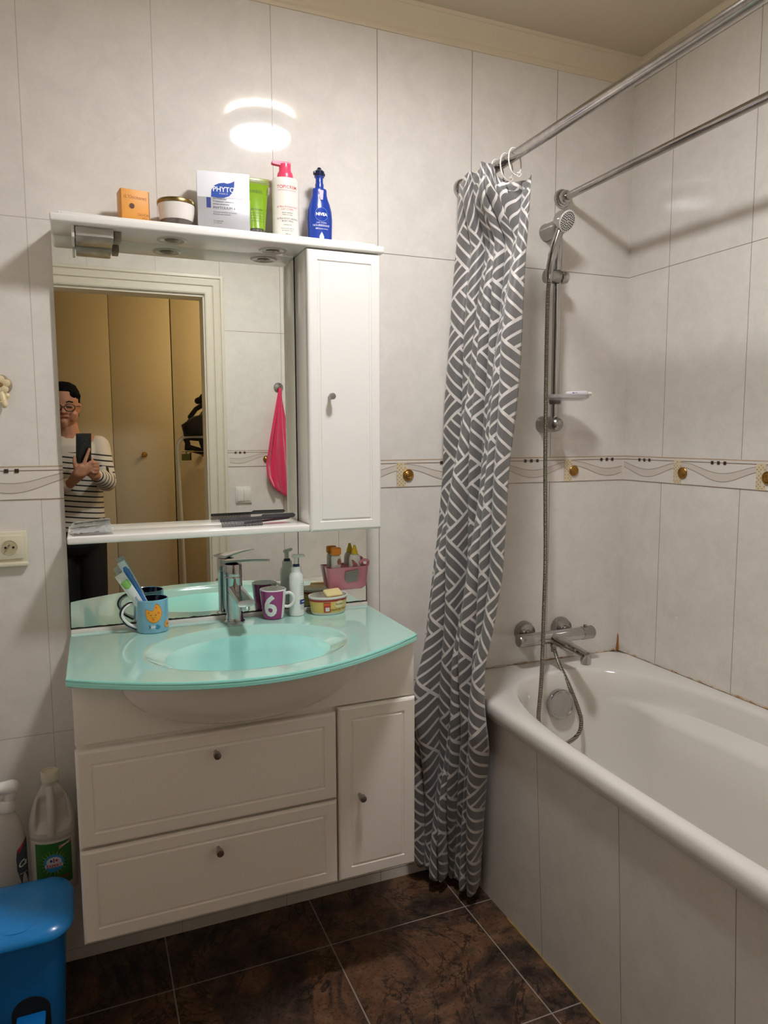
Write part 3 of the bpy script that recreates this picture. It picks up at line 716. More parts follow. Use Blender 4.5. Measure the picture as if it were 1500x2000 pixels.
for zz, ln, sz, tx in ((.004, 0, .0052, 'PHYTOSOLBA'), (-.002, 0, .006, 'Traitement antichute'), (-.008, 0, .005, 'tempes clairsemees'), (-.017, 0, .0085, 'PHYTOLIUM 4'), (-.027, 0, .0042, 'Concentre stimulant cuir chevelu'), (-.032, 0, .0042, 'Botanical scalp treatment'), (-.048, 0, .0048, '12 ampoules'), (-.053, 0, .0044, '12 x 3,5 ml')):
    b.text(tx, sz, ink, lambda x, y, e, zz=zz: fn(x-.026, y+zz, e), align='LEFT')
child(b, 'print', t, fixn=False)
# green tube
t = thing('green_tube', 'lime green squeeze tube standing on its silver cap', 'tube', (.437, -.050, TZ))
gm = M('green_tube_plastic', '#7FA51E', rough=.22, coat=.4, mottle=.05); gmd = M('green_tube_crimp', '#8C9A22', rough=.3, mottle=.1)
cx, cy = .437, -.046; rg = []
for k in range(13):
    f = k/12; z = TZ+.020+.122*f; hw = .0235+.0135*f; hd = .0205*(1-f)**.6+.0012
    rg.append([(cx+hw*math.cos(2*PI*j/28)+.002*f, cy+hd*math.sin(2*PI*j/28)+.020*f, z) for j in range(28)])
b = MB(); b.loft(rg, gm); child(b, 'tube_body', t, smooth=50)
b = MB(); Mz = Matrix.Translation((cx+.002, cy+.0205, TZ+.147)); b.box(-.0385, .0385, -.0015, .0015, -.009, .009, gmd, .0005, Mz)
for q in range(3): b.box(-.038, .038, -.0019, -.0014, -.006+q*.004, -.0048+q*.004, M('crimp_dark', '#4c5614', rough=.4, mottle=.1), 0, Mz)
child(b, 'crimp', t)
b = MB(); b.lathe([(.0175, 0), (.0185, .002), (.0185, .020), (.017, .022)], (cx, cy, TZ), steel, 32); child(b, 'cap', t)
b = MB()
def gfn(dz): 
    def f(x, y, e):
        fz = (dz+y)/.122; hd = .0205*max(0, 1-fz)**.6+.0012; xx = max(-.95, min(.95, x/(.0235+.0135*fz))); return (cx+x+.002*fz, cy+.020*fz-hd*math.sqrt(1-xx*xx)-.0006, TZ+.020+dz+y)
    return f
b.text('LUXEOL', .011, M('dark_green_print', '#3f5a10', rough=.5, mottle=.1), gfn(.098)); b.text('gel douche', .007, MATS['dark_green_print'], gfn(.050))
for q in range(4): b.text('fraicheur et douceur', .0042, MATS['dark_green_print'], gfn(.040-q*.007))
child(b, 'print', t, fixn=False)
# white bottle with pink pump
t = thing('body_milk_bottle', 'tall white body milk bottle with a bright pink pump', 'bottle', (.512, -.060, TZ))
wb = M('bottle_white', '#EAE4D9', rough=.25, coat=.2, mottle=.01); pk = M('pink_plastic', '#EF4A6C', rough=.3, mottle=.04)
cx, cy = .512, -.060
b = MB(); b.lathe([(.031, 0), (.0345, .003), (.035, .008), (.035, .139), (.0345, .145), (.032, .149), (.018, .150)], (cx, cy, TZ), wb, 48, sy=.72); child(b, 'bottle_body', t)
b = MB(); b.lathe([(.0205, .1495), (.0205, .158), (.019, .164), (.0155, .169), (.0150, .186), (.010, .188)], (cx, cy, TZ), pk, 32)
b.prism([(.014, .0), (.014, .010), (.004, .012), (-.034, .010), (-.035, .004), (-.030, .002), (-.014, .001), (-.013, -.010)], pk, (cx, cy+.007, TZ+.181), (1, 0, 0), (0, 0, 1), (0, -.014, 0)); child(b, 'pump', t)
b = MB(); fz = lambda z, a=-.05: cyl_fn(cx, cy, .035, a, TZ+z, 1, .72)
b.text('TOPICREM', .0115, ink_r, fz(.124), bold=.0001); wrap_shape(b, rect(-.026, .026, -.0004, .0004, 6), ink_r, fz(.116), .0004)
for zz, sz, tx, mm in ((.075, .0062, 'ULTRA-HYDRATANT', ink_r), (.069, .006, 'LAIT CORPS', ink_r), (.061, .0046, 'peaux sensibles', ink), (.056, .0044, 'corps et visage', ink), (.046, .0058, 'ULTRA-MOISTURIZING', ink), (.040, .0058, 'BODY MILK', ink), (.031, .004, 'sensitive skin', ink), (.022, .0036, 'face and body, daily use', ink), (.017, .0036, 'dermatologist tested', ink), (.008, .005, '500 ml', ink)):
    b.text(tx, sz, mm, fz(zz))
child(b, 'print', t, fixn=False)
# blue bottle
t = thing('lotion_bottle', 'deep blue body lotion bottle with a narrow shoulder and dark nozzle', 'bottle', (.602, -.062, TZ))
nb = M('lotion_blue', '#1E3F9E', rough=.22, coat=.4, mottle=.04); nbd = M('nozzle_navy', '#101A3C', rough=.2, mottle=.1); nbl = M('circle_blue', '#16399C', rough=.25, mottle=.02)
cx, cy = .604, -.060
b = MB(); b.lathe([(.029, 0), (.0315, .003), (.0325, .012), (.0335, .040), (.034, .060), (.0325, .080), (.028, .098), (.0225, .112), (.020, .122), (.0198, .134), (.0180, .137), (.011, .138)], (cx, cy, TZ), nb, 48, sy=.62); child(b, 'bottle_body', t)
b = MB(); b.lathe([(.0115, .137), (.0115, .148), (.010, .152), (.010, .164), (.0125, .166), (.013, .168)], (cx, cy, TZ), nb, 28)
b.lathe([(.0125, .166), (.0135, .172), (.0135, .180), (.010, .184), (.006, .186), (.005, .190), (.004, .191)], (cx, cy, TZ), nbd, 28); b.box(cx-.016, cx-.005, cy-.005, cy+.005, TZ+.172, TZ+.181, nbd, .002); b.box(cx+.005, cx+.0155, cy-.004, cy+.004, TZ+.170, TZ+.178, nbd, .002)
child(b, 'nozzle', t)
b = MB(); fz = lambda z, a=-.05: cyl_fn(cx, cy, .0335, a, TZ+z, 1, .62)
wrap_shape(b, circ(0, 0, .0175, 32), M('pale_blue_line', '#7F9BD8', rough=.4, mottle=.02), fz(.068), .0010); wrap_shape(b, circ(0, 0, .0166, 32), nbl, fz(.068), .0014)
b.text('NIVEA', .0105, ink_w, lambda x, y, e: fz(.068)(x, y, e+.0018), bold=.0004)
b.text('LAIT CORPS', .0052, ink_w, fz(.047)); b.text('NOURRISSANT', .0072, ink_w, fz(.040)); b.text('48H', .006, ink_w, lambda x, y, e: fz(.032)(x-.012, y, e)); b.text('peaux seches', .0045, ink_w, lambda x, y, e: fz(.032)(x+.006, y, e))
wrap_shape(b, [(0, .012), (.004, .005), (.0065, -.001), (.005, -.007), (0, -.009), (-.005, -.007), (-.0065, -.001), (-.004, .005)], M('silver_drop', '#C9D6EA', rough=.3, mottle=.1), fz(.012), .0012)
def f2(x, y, e):
    a = x/.0205-.02; return (cx+(.0205+e)*math.sin(a), cy-(.0225*.62+.006+e)*math.cos(a), TZ+y)
wrap_shape(b, [(-.0065, .131), (.0065, .131), (.005, .118), (.0035, .106), (-.0035, .106), (-.005, .118)], M('pink_sticker', '#D7B3C4', rough=.4, mottle=.3, mscale=200), lambda x, y, e: (cx+x, cy-.0152-(.131-y)*.10, TZ+y), .001)
child(b, 'print', t, fixn=False)

# ================================================================== THINGS ON THE GLASS TOP
# cat mug with toothpaste tubes
t = thing('cat_mug', 'light blue mug painted with an orange cat face, dark inside', 'mug', (.145, -.062, GZ))
cx, cy = .145, -.066; mb_ = M('mug_blue', '#7FB4CC', rough=.15, coat=.5, mottle=.12, mscale=60); mn = M('mug_navy_inside', '#151833', rough=.15, coat=.4, mottle=.05)
b = MB(); b.lathe([(.036, 0), (.0385, .002), (.0392, .006), (.0395, .082)], (cx, cy, GZ), mb_, 48, cap1=False)
b.lathe([(.0395, .082), (.0385, .0845), (.0368, .0835)], (cx, cy, GZ), mb_, 48, cap0=False, cap1=False)
b.lathe([(.0368, .0835), (.0360, .070), (.0355, .006), (.001, .005)], (cx, cy, GZ), mn, 48, cap0=False); child(b, 'mug_body', t)
b = MB(); hp_ = spline([(cx-.037, cy+.002, GZ+.070), (cx-.052, cy-.002, GZ+.073), (cx-.068, cy-.006, GZ+.063), (cx-.073, cy-.008, GZ+.046), (cx-.062, cy-.006, GZ+.027), (cx-.046, cy-.002, GZ+.015), (cx-.037, cy, GZ+.010)])
b.tube(hp_, .0042, M('mug_handle_white', '#E8E8E0', rough=.2, mottle=.02), 10); b.tube([p+Vector((-.0022, 0, .0012)) if i < 30 else p+Vector((-.0022, 0, -.002)) for i, p in enumerate(hp_)], .0040, mn, 10); child(b, 'handle', t)
b = MB(); org = M('cat_orange', '#F0A02A', rough=.3, mottle=.06); odk = M('cat_orange_dark', '#B5691A', rough=.4, mottle=.1); fz = cyl_fn(cx, cy, .0395, .02, GZ+.047)
cat = [(-.019, .014), (-.019, .004), (-.017, -.006), (-.011, -.014), (-.003, -.018), (.006, -.017), (.013, -.012), (.018, -.003), (.019, .007), (.017, .016), (.011, .025), (.005, .028), (.001, .020), (-.001, .013), (-.006, .011), (-.011, .013), (-.016, .015)]
wrap_shape(b, [(p[0]*1.07, p[1]*1.07) for p in cat], odk, fz, .0004); wrap_shape(b, cat, org, fz, .0008)
for q in ((.004, .001, .0016), (-.007, .001, .0014)): wrap_shape(b, circ(*q, 12), ink, fz, .0013)
for q in ((.011, .006, .003), (-.012, .008, .0025), (.006, .020, .0022), (-.002, -.010, .003)): wrap_shape(b, circ(*q, 12), M('cat_blush', '#E5781E', rough=.4, mottle=.1), fz, .0011)
for s_ in (-1, 1): wrap_shape(b, rect(-.0015+s_*.0030-.0018, -.0015+s_*.0030+.0018, -.0053, -.0046, 2), ink, fz, .0013)
f3 = cyl_fn(cx, cy, .0395, .02, GZ+.018)
wrap_shape(b, [(.006, .006), (.012, .003), (.015, -.002), (.010, -.006), (.005, -.007), (.003, 0)], M('fish_teal', '#2F88A8', rough=.3, mottle=.1), f3, .0006)
wrap_shape(b, rect(-.008, .004, -.0008, .0008, 3), ink_w, f3, .0006)
for q in (-.006, -.003, .0): wrap_shape(b, rect(q-.0005, q+.0007, -.005, .005, 2), ink_w, f3, .0006)
wrap_shape(b, [(-.008, 0), (-.013, .006), (-.012, 0), (-.013, -.006)], M('fish_grey', '#4A6678', rough=.3, mottle=.1), f3, .0006)
f4 = cyl_fn(cx, cy, .0395, .95, GZ+.020); wrap_shape(b, circ(0, 0, .009, 16, .0095), org, f4, .0006); wrap_shape(b, circ(.001, 0, .002, 8), ink, f4, .0010)
child(b, 'cat_painting', t, fixn=False)
def tpaste(name, label, base, tip, w, m1, m2, wr):
    t = thing(name, label, 'toothbrush', base); base, tip = Vector(base), Vector(tip); d = (tip-base); L = d.length; d.normalize()
    side = d.cross(Vector((.2, -1, .1))).normalized(); nn = side.cross(d)
    def sec(f, hw, hd): return [base+d*(L*f)+side*(hw*math.cos(a))+nn*(hd*math.sin(a)) for a in [2*PI*j/16 for j in range(16)]]
    b = MB(); b.loft([sec(0, .004, .004), sec(.15, .005, .005), sec(.2, w*.7, .007), sec(.6, w*.95, .006), sec(.9, w, .0035), sec(1, w, .0012)], m1); child(b, 'wrapper', t)
    b = MB(); b.loft([sec(.22, w*.55, .0085), sec(.55, w*.82, .0080), sec(.86, w*.86, .0056), sec(.92, w*.5, .0046)], m2); child(b, 'printed_panel', t)
    if wr:
        b = MB(); b.loft([sec(.74, w*.5, .0080), sec(.76, w*.80, .0078), sec(.86, w*.92, .0066), sec(.88, w*.6, .0060)], M('wrap_green', '#7CB85A', rough=.3, mottle=.15, mscale=80)); child(b, 'green_patch', t)
        b = MB(); fo = base+d*(L*.6)-nn*(.0078); sg = 1 if nn.y > 0 else -1
        b.text('Signal', .008, M('blue_print', '#3E78B8', rough=.4, mottle=.05), plane_fn(base+d*(L*.52)-nn*sg*.0082, -d, side if side.x > 0 else -side, -nn*sg)); child(b, 'print', t, fixn=False)
tpaste('wrapped_toothbrush', 'toothbrush in blue and clear wrapping leaning out of the cat mug', (.158, -.062, GZ+.012), (.076, -.048, GZ+.178), .010, M('wrap_clear_white', '#CFE0E6', rough=.15, coat=.5, mottle=.1), M('wrap_blue', '#2F78BE', rough=.2, coat=.4, mottle=.2, mscale=80), False)
tpaste('wrapped_toothbrush', 'toothbrush in white and green wrapping leaning out of the cat mug', (.150, -.082, GZ+.012), (.070, -.066, GZ+.150), .0125, M('wrap_white', '#DDE1DA', rough=.2, coat=.4, mottle=.05), M('wrap_pale', '#C8D0C8', rough=.25, coat=.3, mottle=.12, mscale=120), True)
# purple mug
t = thing('purple_mug', 'purple and white mug with a large white number 6', 'mug', (.458, -.062, GZ))
cx, cy = .458, -.062; pu = M('mug_purple', '#9C2C74', rough=.15, coat=.5, mottle=.04); pw = M('mug_white', '#E6E4DF', rough=.15, coat=.5, mottle=.01)
def murad(z): return .0262+.0095*min(1, (z/.080))**.75
b = MB(); zz = [0, .002, .006, .012, .02, .03, .04, .05, .06, .07, .078]; NS = 60
rgs = [[(cx+(murad(z)-(.002 if z == 0 else 0))*math.cos(2*PI*j/NS), cy+(murad(z)-(.002 if z == 0 else 0))*math.sin(2*PI*j/NS), GZ+z) for j in range(NS)] for z in zz]
for i in range(len(zz)-1):
    for j in range(NS):
        a = 2*PI*(j+.5)/NS; deg = (math.degrees(a)+360) % 360
        mm = pw if (deg > 306 or deg < 70) else pu
        b.add([rgs[i][j], rgs[i][(j+1) % NS], rgs[i+1][(j+1) % NS], rgs[i+1][j]], [(0, 1, 2, 3)], mm)
b.lathe([(murad(.078), .078), (murad(.078), .0795), (murad(.078)-.0015, .0805), (murad(.078)-.003, .079), (.031, .05), (.025, .004), (.001, .004)], (cx, cy, GZ), pw, NS, cap0=False); b.lathe([(murad(0)-.002, 0), (.001, .0)], (cx, cy, GZ), pu, NS)
o = child(b, 'mug_body', t); bm = bmesh.new(); bm.from_mesh(o.data); bmesh.ops.remove_doubles(bm, verts=bm.verts[:], dist=1e-5); bmesh.ops.recalc_face_normals(bm, faces=bm.faces[:]); [setattr(f, 'smooth', True) for f in bm.faces]; bm.to_mesh(o.data); bm.free()
b = MB(); hd = Vector((.93, -.36, 0)).normalized()
b.tube(spline([Vector((cx, cy, GZ))+hd*a_+Vector((0, 0, z_)) for a_, z_ in ((.031, .066), (.043, .069), (.053, .062), (.056, .050), (.051, .038), (.041, .031), (.029, .032))]), .0044, pw, 12); child(b, 'handle', t)
b = MB(); b.text('6', .078, pw, cyl_fn(cx, cy, .0335, -.50, GZ+.036), bold=.0022); 
for i, v in enumerate(b.v):
    z = v[2]-GZ; r0 = Vector((v[0]-cx, v[1]-cy, 0)); r0 = r0.normalized()*(murad(z)+.0010); b.v[i] = (cx+r0.x, cy+r0.y, v[2])
child(b, 'number', t, fixn=False)
# pump bottle
t = thing('pump_soap_bottle', 'slim white pump soap bottle with navy collar between mug and margarine tub', 'bottle', (.521, -.058, GZ))
cx, cy = .524, -.060
b = MB(); b.lathe([(.018, 0), (.0205, .002), (.0210, .008), (.0205, .030), (.0198, .070), (.0205, .100), (.0195, .112), (.0150, .120), (.0142, .121), (.0142, .134), (.0125, .136), (.008, .136)], (cx, cy, GZ), M('soap_bottle_white', '#E4E6E2', rough=.22, coat=.3, mottle=.01), 40, sy=.85); child(b, 'bottle_body', t)
b = MB(); b.lathe([(.009, .136), (.0095, .141), (.007, .143)], (cx, cy, GZ), M('navy_collar', '#1B2350', rough=.3, mottle=.05), 24); child(b, 'collar', t)
b = MB(); b.lathe([(.0058, .142), (.0055, .158), (.0055, .160)], (cx, cy, GZ), plastic_w, 20); b.capsule((cx-.006, cy+.004, GZ+.164), .0058, (cx+.016, cy-.014, GZ+.166), .0045, plastic_w); child(b, 'pump_head', t)
b = MB(); wrap_shape(b, rect(-.011, .011, -.006, .006, 6), M('navy_print', '#2B3A82'), cyl_fn(cx, cy, .0205, .75, GZ+.040, 1, .9), .0006); wrap_shape(b, rect(-.006, .006, -.0012, .0012, 4), ink_w, cyl_fn(cx, cy, .0205, .75, GZ+.040, 1, .9), .0010)
for q in range(6): b.text('creme de soin', .0035, ink, cyl_fn(cx, cy, .0202, .75, GZ+.060+q*.006, 1, .9))
for s_ in range(3): wrap_shape(b, rect(-.010, .010, -.0003, .0003, 3), ink, cyl_fn(cx, cy, .0205, .75, GZ+.028-s_*.004, 1, .9), .0006)
wrap_shape(b, circ(0, .085, .006, 16, .009), M('sage_print', '#6E7F66', rough=.5, mottle=.3, mscale=150), cyl_fn(cx, cy, .0205, PI-.2, GZ, 1, .9), .0006)
child(b, 'print', t, fixn=False)
# margarine tub with soap
t = thing('margarine_tub', 'oval yellow and red margarine tub reused as a soap dish', 'tub', (.612, -.062, GZ))
cx, cy = .613, -.064; A = math.radians(7)
def oval(s_, a, b_, z): return [(cx+a*s_*math.cos(q)*math.cos(A)-b_*s_*math.sin(q)*math.sin(A), cy+a*s_*math.cos(q)*math.sin(A)+b_*s_*math.sin(q)*math.cos(A), z) for q in [2*PI*j/64 for j in range(64)]]
ty = M('tub_yellow', '#D9BC62', rough=.3, coat=.2, mottle=.15, mscale=40); tr = M('tub_red', '#B5352A', rough=.3, coat=.2, mottle=.1); tw = M('tub_white', '#DEDCD2', rough=.25, mottle=.02)
b = MB(); b.loft([oval(.90, .049, .036, GZ), oval(.97, .049, .036, GZ+.002), oval(1, .0495, .0365, GZ+.007)], tw, cap1=False)
b.loft([oval(1, .0495, .0365, GZ+.007), oval(1, .054, .040, GZ+.038)], ty, cap0=False, cap1=False); b.loft([oval(1, .054, .040, GZ+.038), oval(1, .055, .041, GZ+.045)], tr, cap0=False, cap1=False)
b.loft([oval(1, .0565, .0425, GZ+.045), oval(1, .0575, .0435, GZ+.049), oval(1, .0565, .0425, GZ+.0515), oval(1, .0535, .0395, GZ+.0505), oval(1, .051, .037, GZ+.030), oval(1, .047, .033, GZ+.004)], tw, cap0=False); child(b, 'tub_body', t)
b = MB()
def ofn(q0, z0, k=1.0):
    def f(x, y, e):
        q = q0+x/.050; z = z0+y; s_ = (z-GZ-.007)/.031; a = .0495+.0045*s_+e; bb = .0365+.0035*s_+e
        return (cx+a*math.cos(q)*math.cos(A)-bb*math.sin(q)*math.sin(A), cy+a*math.cos(q)*math.sin(A)+bb*math.sin(q)*math.cos(A), z)
    return f
wrap_shape(b, rect(-.010, .009, -.015, .013, 5), tr, ofn(-1.95, GZ+.024), .0008); wrap_shape(b, rect(-.005, .006, -.012, -.001, 3), tw, ofn(-1.95, GZ+.024), .0012)
wrap_shape(b, rect(-.009, .008, .004, .010, 3), M('tub_orange', '#E0602A', rough=.3, mottle=.1), ofn(-1.95, GZ+.024), .0012)
wrap_shape(b, circ(0, 0, .015, 24, .0105), M('tub_cream', '#E8D9A6', rough=.3, mottle=.05), ofn(-1.25, GZ+.029), .0008)
b.text('Fermier', .0085, ink, ofn(-1.25, GZ+.030), extrude=.0012, shear=.3); b.text('Demi-Sel Tendre', .0085, M('brown_print', '#4b3416', rough=.5, mottle=.1), ofn(-1.18, GZ+.015), extrude=.0010, shear=.3)
child(b, 'print', t, fixn=False)
b = MB(); Ms = Matrix.Translation((cx+.010, cy-.012, GZ+.0560)) @ Matrix.Rotation(math.radians(12), 4, 'Z') @ Matrix.Rotation(math.radians(28), 4, 'X')
b.box(-.026, .026, -.016, .016, -.0065, .0065, M('yellow_soap', '#DCCB92', rough=.35, mottle=.05, mscale=40, sss=.2), .0062, Ms, seg=5); tag(b.build('soap_bar'), 'yellowed soap bar tilted on the rim of the margarine tub', 'soap')
# pink suction basket on the mirror
t = thing('pink_basket', 'small pink plastic basket hanging on the lower right mirror', 'basket', (.668, -.05, .935))
pkb = M('basket_pink', '#E48FA0', rough=.3, coat=.2, mottle=.05)
b = MB()
def brc(x0, x1, y0, y1, z, r=.012):
    out = []
    for cxx, cyy, a0 in ((x1-r, y1-r, 0), (x0+r, y1-r, PI/2), (x0+r, y0+r, PI), (x1-r, y0+r, 1.5*PI)):
        for k in range(7): a = a0+PI/2*k/6; out.append((cxx+r*math.cos(a), cyy+r*math.sin(a), z))
    return out
b.loft([brc(.632, .728, -.040, -.016, .936), brc(.626, .738, -.045, -.015, .944), brc(.617, .743, -.050, -.0135, 1.000), brc(.616, .744, -.051, -.0135, 1.002), brc(.619, .741, -.048, -.016, 1.002), brc(.629, .735, -.042, -.018, .946)], pkb)
child(b, 'basket_body', t)
b = MB(); b.tube(spline([(.735, -.032, .990), (.744, -.036, 1.008), (.740, -.040, 1.017), (.726, -.042, 1.018), (.716, -.042, 1.010)]), .0042, pkb, 10); child(b, 'hook', t)
b = MB()
for xx in (.640, .728):
    b = MB(); b.lathe([(.0125, 0), (.010, .003), (.004, .005)], (xx, MY-.0002, .99), M('pink_sucker', '#C98AA0', rough=.2, mottle=.1), 20, axis=(0, -1, 0)); child(b, 'suction_cup', t)
b = MB(); fn = lambda x, y, e: (.690+x, -.0755-e+(.973-(.973+y))*-.0, .973+y)
wrap_shape(b, [(-.020, .016), (.018, .020), (.020, .008), (.014, -.014), (-.014, -.016), (-.022, -.004)], M('basket_badge', '#8E8A86', rough=.4, mottle=.2, mscale=120), lambda x, y, e: (.690+x, -.0492-.09*(y)-.0012-e, .974+y), .0003)
child(b, 'grey_badge', t, fixn=False)
t = thing('sunscreen_bottle', 'flat white tube with a bright orange cap in the pink basket', 'bottle', (.655, -.048, .95))
b = MB(); b.box(.634, .662, -.040, -.024, .947, 1.036, M('tube_white', '#E8E2DA', rough=.25, coat=.3, mottle=.02), .007, seg=3); child(b, 'tube_body', t)
b = MB(); b.box(.6335, .6625, -.0405, -.0235, 1.0362, 1.058, M('orange_cap', '#F08A1E', rough=.3, mottle=.04), .005, seg=3); child(b, 'cap', t)
b = MB(); wrap_shape(b, circ(.655, 1.018, .006, 16, .009), M('tube_brown_print', '#A86A4C', rough=.4, mottle=.4, mscale=150), lambda x, y, e: (x, -.0403-e, y), .0002); child(b, 'print', t, fixn=False)
t = thing('lotion_bottle_small', 'small white bottle with a yellow nozzle cap in the pink basket', 'bottle', (.705, -.046, .95))
b = MB(); b.lathe([(.016, 0), (.017, .003), (.0175, .060), (.0165, .080), (.013, .088), (.008, .090)], (.704, -.0325, .9465), MATS['tube_white'], 32, sy=.65); child(b, 'bottle_body', t)
b = MB(); b.lathe([(.0095, .090), (.0090, .096), (.0055, .106), (.0040, .113), (.0035, .115)], (.704, -.0325, .9465), M('yellow_cap', '#F0C020', rough=.3, mottle=.04), 24); child(b, 'nozzle_cap', t)
b = MB(); wrap_shape(b, [(-.012, .010), (-.006, -.012), (.004, -.020), (.010, -.020), (.006, -.004), (-.004, .008)], M('bottle_red_swirl', '#B06A6A', rough=.4, mottle=.3, mscale=100), cyl_fn(.704, -.0325, .0175, -.1, 1.012, 1, .65), .0005); child(b, 'print', t, fixn=False)

# ================================================================== SHOWER SET
t = thing('shower_slide_bar', 'chrome shower slide bar with hand shower hung at its top', 'shower', (1.358, 0, 1.40))
sx_, syy = 1.358, -.062
b = MB(); b.lathe([(.0130, 0), (.0130, .62)], (sx_, syy, 1.390), chrome, 28); child(b, 'bar', t)
for zz in (1.405, 1.995):
    b = MB(); b.lathe([(.027, 0), (.027, .004), (.025, .010), (.0245, .062), (.022, .076), (.016, .085), (.007, .0895), (.0005, .0905)], (sx_, -.0005, zz), steel, 32, axis=(0, -1, 0)); child(b, 'wall_bracket', t)
b = MB(); zz = 1.848
b.lathe([(.012, 0), (.021, .003), (.0225, .012), (.0205, .016), (.0205, .044), (.0215, .046)], (sx_-.050, syy-.008, zz), steel, 28, axis=(1, 0, 0)); b.lathe([(.012, 0), (.0175, .004), (.0195, .012), (.0175, .022), (.010, .028), (.001, .030)], (sx_+.004, syy-.008, zz), chrome, 28, axis=(1, -.1, 0)); b.lathe([(.0155, -.016), (.0155, .016)], (sx_, syy, zz), steel, 28)
child(b, 'slider_holder', t)
hs = thing('hand_shower', 'chrome hand shower with round perforated white face above the slide bar', 'shower head', (1.33, -.08, 1.85))
b = MB(); h0 = Vector((1.306, -.092, 1.822)); h1 = Vector((1.338, -.100, 1.980))
b.tube(spline([h0, h0.lerp(h1, .3)+Vector((-.004, .006, 0)), h0.lerp(h1, .7)+Vector((-.004, .004, 0)), h1]), [.0095]*4+[.0115]*8+[.0130]*8+[.0130]*5, chrome, 18); child(b, 'handle', hs)
fd = Vector((.20, -.85, -.42)).normalized(); hc = Vector((1.342, -.118, 1.999))
b = MB(); b.lathe([(.010, -.034), (.022, -.028), (.027, -.014), (.031, 0), (.032, .006)], hc, chrome, 36, axis=fd); child(b, 'head', hs)
b = MB(); b.lathe([(.0315, .0062), (.030, .0085), (.001, .010)], hc, M('spray_face', '#E8E6E1', rough=.3, mottle=.03), 36, axis=fd)
q = Vector((0, 0, 1)).rotation_difference(fd)
for rr_, cnt in ((.006, 6), (.0125, 12), (.019, 18), (.0250, 24)):
    for k in range(cnt):
        a = 2*PI*k/cnt; b.lathe([(.0022, 0), (.0018, .001)], hc+q @ Vector((rr_*math.cos(a), rr_*math.sin(a), .0096-(rr_/.03)**2*.0012)), black_m, 6, axis=fd)
child(b, 'spray_face', hs)
# hose
hm = M('metal_hose', '#A39A8C', rough=.28, metal=1); n = N(hm); x, y, z = n.pos(); w = n.math('SINE', n.math('MULTIPLY', z, 2*PI/.0042)); n.bump(w, .9, .001)
n.nt.links.new(n.ramp(n.math('ADD', n.math('MULTIPLY', w, .5), .5), [(.0, lin('#4a4238')), (.6, lin('#b9b0a2'))]), n.b.inputs['Base Color'])
b = MB(); hp2 = [h0+Vector((0, 0, -.002)), (1.302, -.094, 1.78), (1.300, -.096, 1.6), (1.300, -.100, 1.3), (1.302, -.108, 1.0), (1.288, -0.125, 0.823), (1.269, -0.15, 0.719), (1.246, -0.18, 0.651), (1.221, -0.21, 0.601), (1.199, -0.235, 0.551), (1.197, -0.25, 0.518), (1.228, -0.255, 0.476), (1.288, -0.24, 0.454), (1.36, -0.21, 0.458), (1.397, -0.18, 0.483), (1.404, -0.15, 0.521), (1.394, -0.12, 0.579), (1.371, -0.1, 0.643), (1.356, -0.092, 0.689), (1.362, -.082, .690)]
b.tube(spline(hp2, 14), .0062, hm, 14); tag(b.build('shower_hose'), 'ribbed metal hose looping from hand shower down into the bath', 'hose')
# soap tray on the bar
t = thing('soap_tray', 'clear plastic soap tray clipped low on the slide bar', 'tray', (1.39, -.08, 1.485))
clr = M('clear_tray', '#CFCAC6', rough=.12, coat=.6, mottle=.02, alpha=.5)
b = MB(); rg = []
for s_, z_ in ((.70, 1.476), (.96, 1.484), (1.0, 1.494), (.97, 1.494), (.92, 1.487), (.66, 1.479)):
    rg.append([(1.386+.076*s_*math.cos(a), -.088+.045*s_*math.sin(a), z_) for a in [2*PI*j/40 for j in range(40)]])
b.loft(rg, clr); child(b, 'dish', t)
b = MB(); b.lathe([(.0165, -.026), (.0185, -.022), (.0190, -.004), (.0170, .0)], (sx_, syy, 1.492), M('smoky_clamp', '#5A5552', rough=.25, coat=.4, mottle=.1), 28); child(b, 'clamp', t)
t = thing('toothpaste_tube', 'small white tube lying in the clear soap tray', 'tube', (1.42, -.085, 1.495))
b = MB(); b.capsule((1.385, -.088, 1.497), .007, (1.445, -.098, 1.499), .0085, M('paste_white', '#E3E0E2', rough=.25, mottle=.02), flat=.7); child(b, 'tube_body', t)
b = MB(); b.lathe([(.0055, 0), (.006, .002), (.005, .013)], (1.452, -.099, 1.4985), plastic_w, 18, axis=(1, -.1, 0)); child(b, 'cap', t)
b = MB(); [wrap_shape(b, rect(1.398+q*.010, 1.405+q*.010, 1.4985, 1.5015, 2), M('navy_print', '#2B3A82'), lambda x, y, e: (x, -.0975-(x-1.415)*.16-.0008, y), .0002) for q in range(4)]; child(b, 'print', t, fixn=False)

# bath mixer
t = thing('bath_mixer', 'chrome thermostatic bath mixer with spout above the tub end', 'faucet', (1.37, -.03, .735))
for xx in (1.297, 1.440):
    b = MB(); b.lathe([(.0345, 0), (.0345, .010), (.032, .016), (.030, .024), (.020, .026), (.014, .030), (.013, .042)], (xx, -.0005, .738), steel, 36, axis=(0, -1, -.05)); child(b, 'wall_union', t)
zm = .728; ym = -.066
b = MB(); b.lathe([(.020, .045), (.0205, .05), (.0205, .235), (.020, .24)], (1.236, ym, zm), chrome, 36, axis=(1, 0, 0)); child(b, 'mixer_body', t)
b = MB(); b.lathe([(.018, 0), (.0205, .004), (.0210, .010), (.0212, .047), (.019, .048)], (1.236, ym, zm), steel, 12, axis=(1, 0, 0)); child(b, 'flow_handle', t)
b = MB(); b.lathe([(.0195, 0), (.0215, .002), (.0215, .042), (.019, .046), (.001, .0465)], (1.476, ym, zm), steel, 36, axis=(1, 0, 0)); b.box(1.488, 1.496, ym-.004, ym+.004, zm+.0205, zm+.0275, steel, .001); child(b, 'temperature_handle', t)
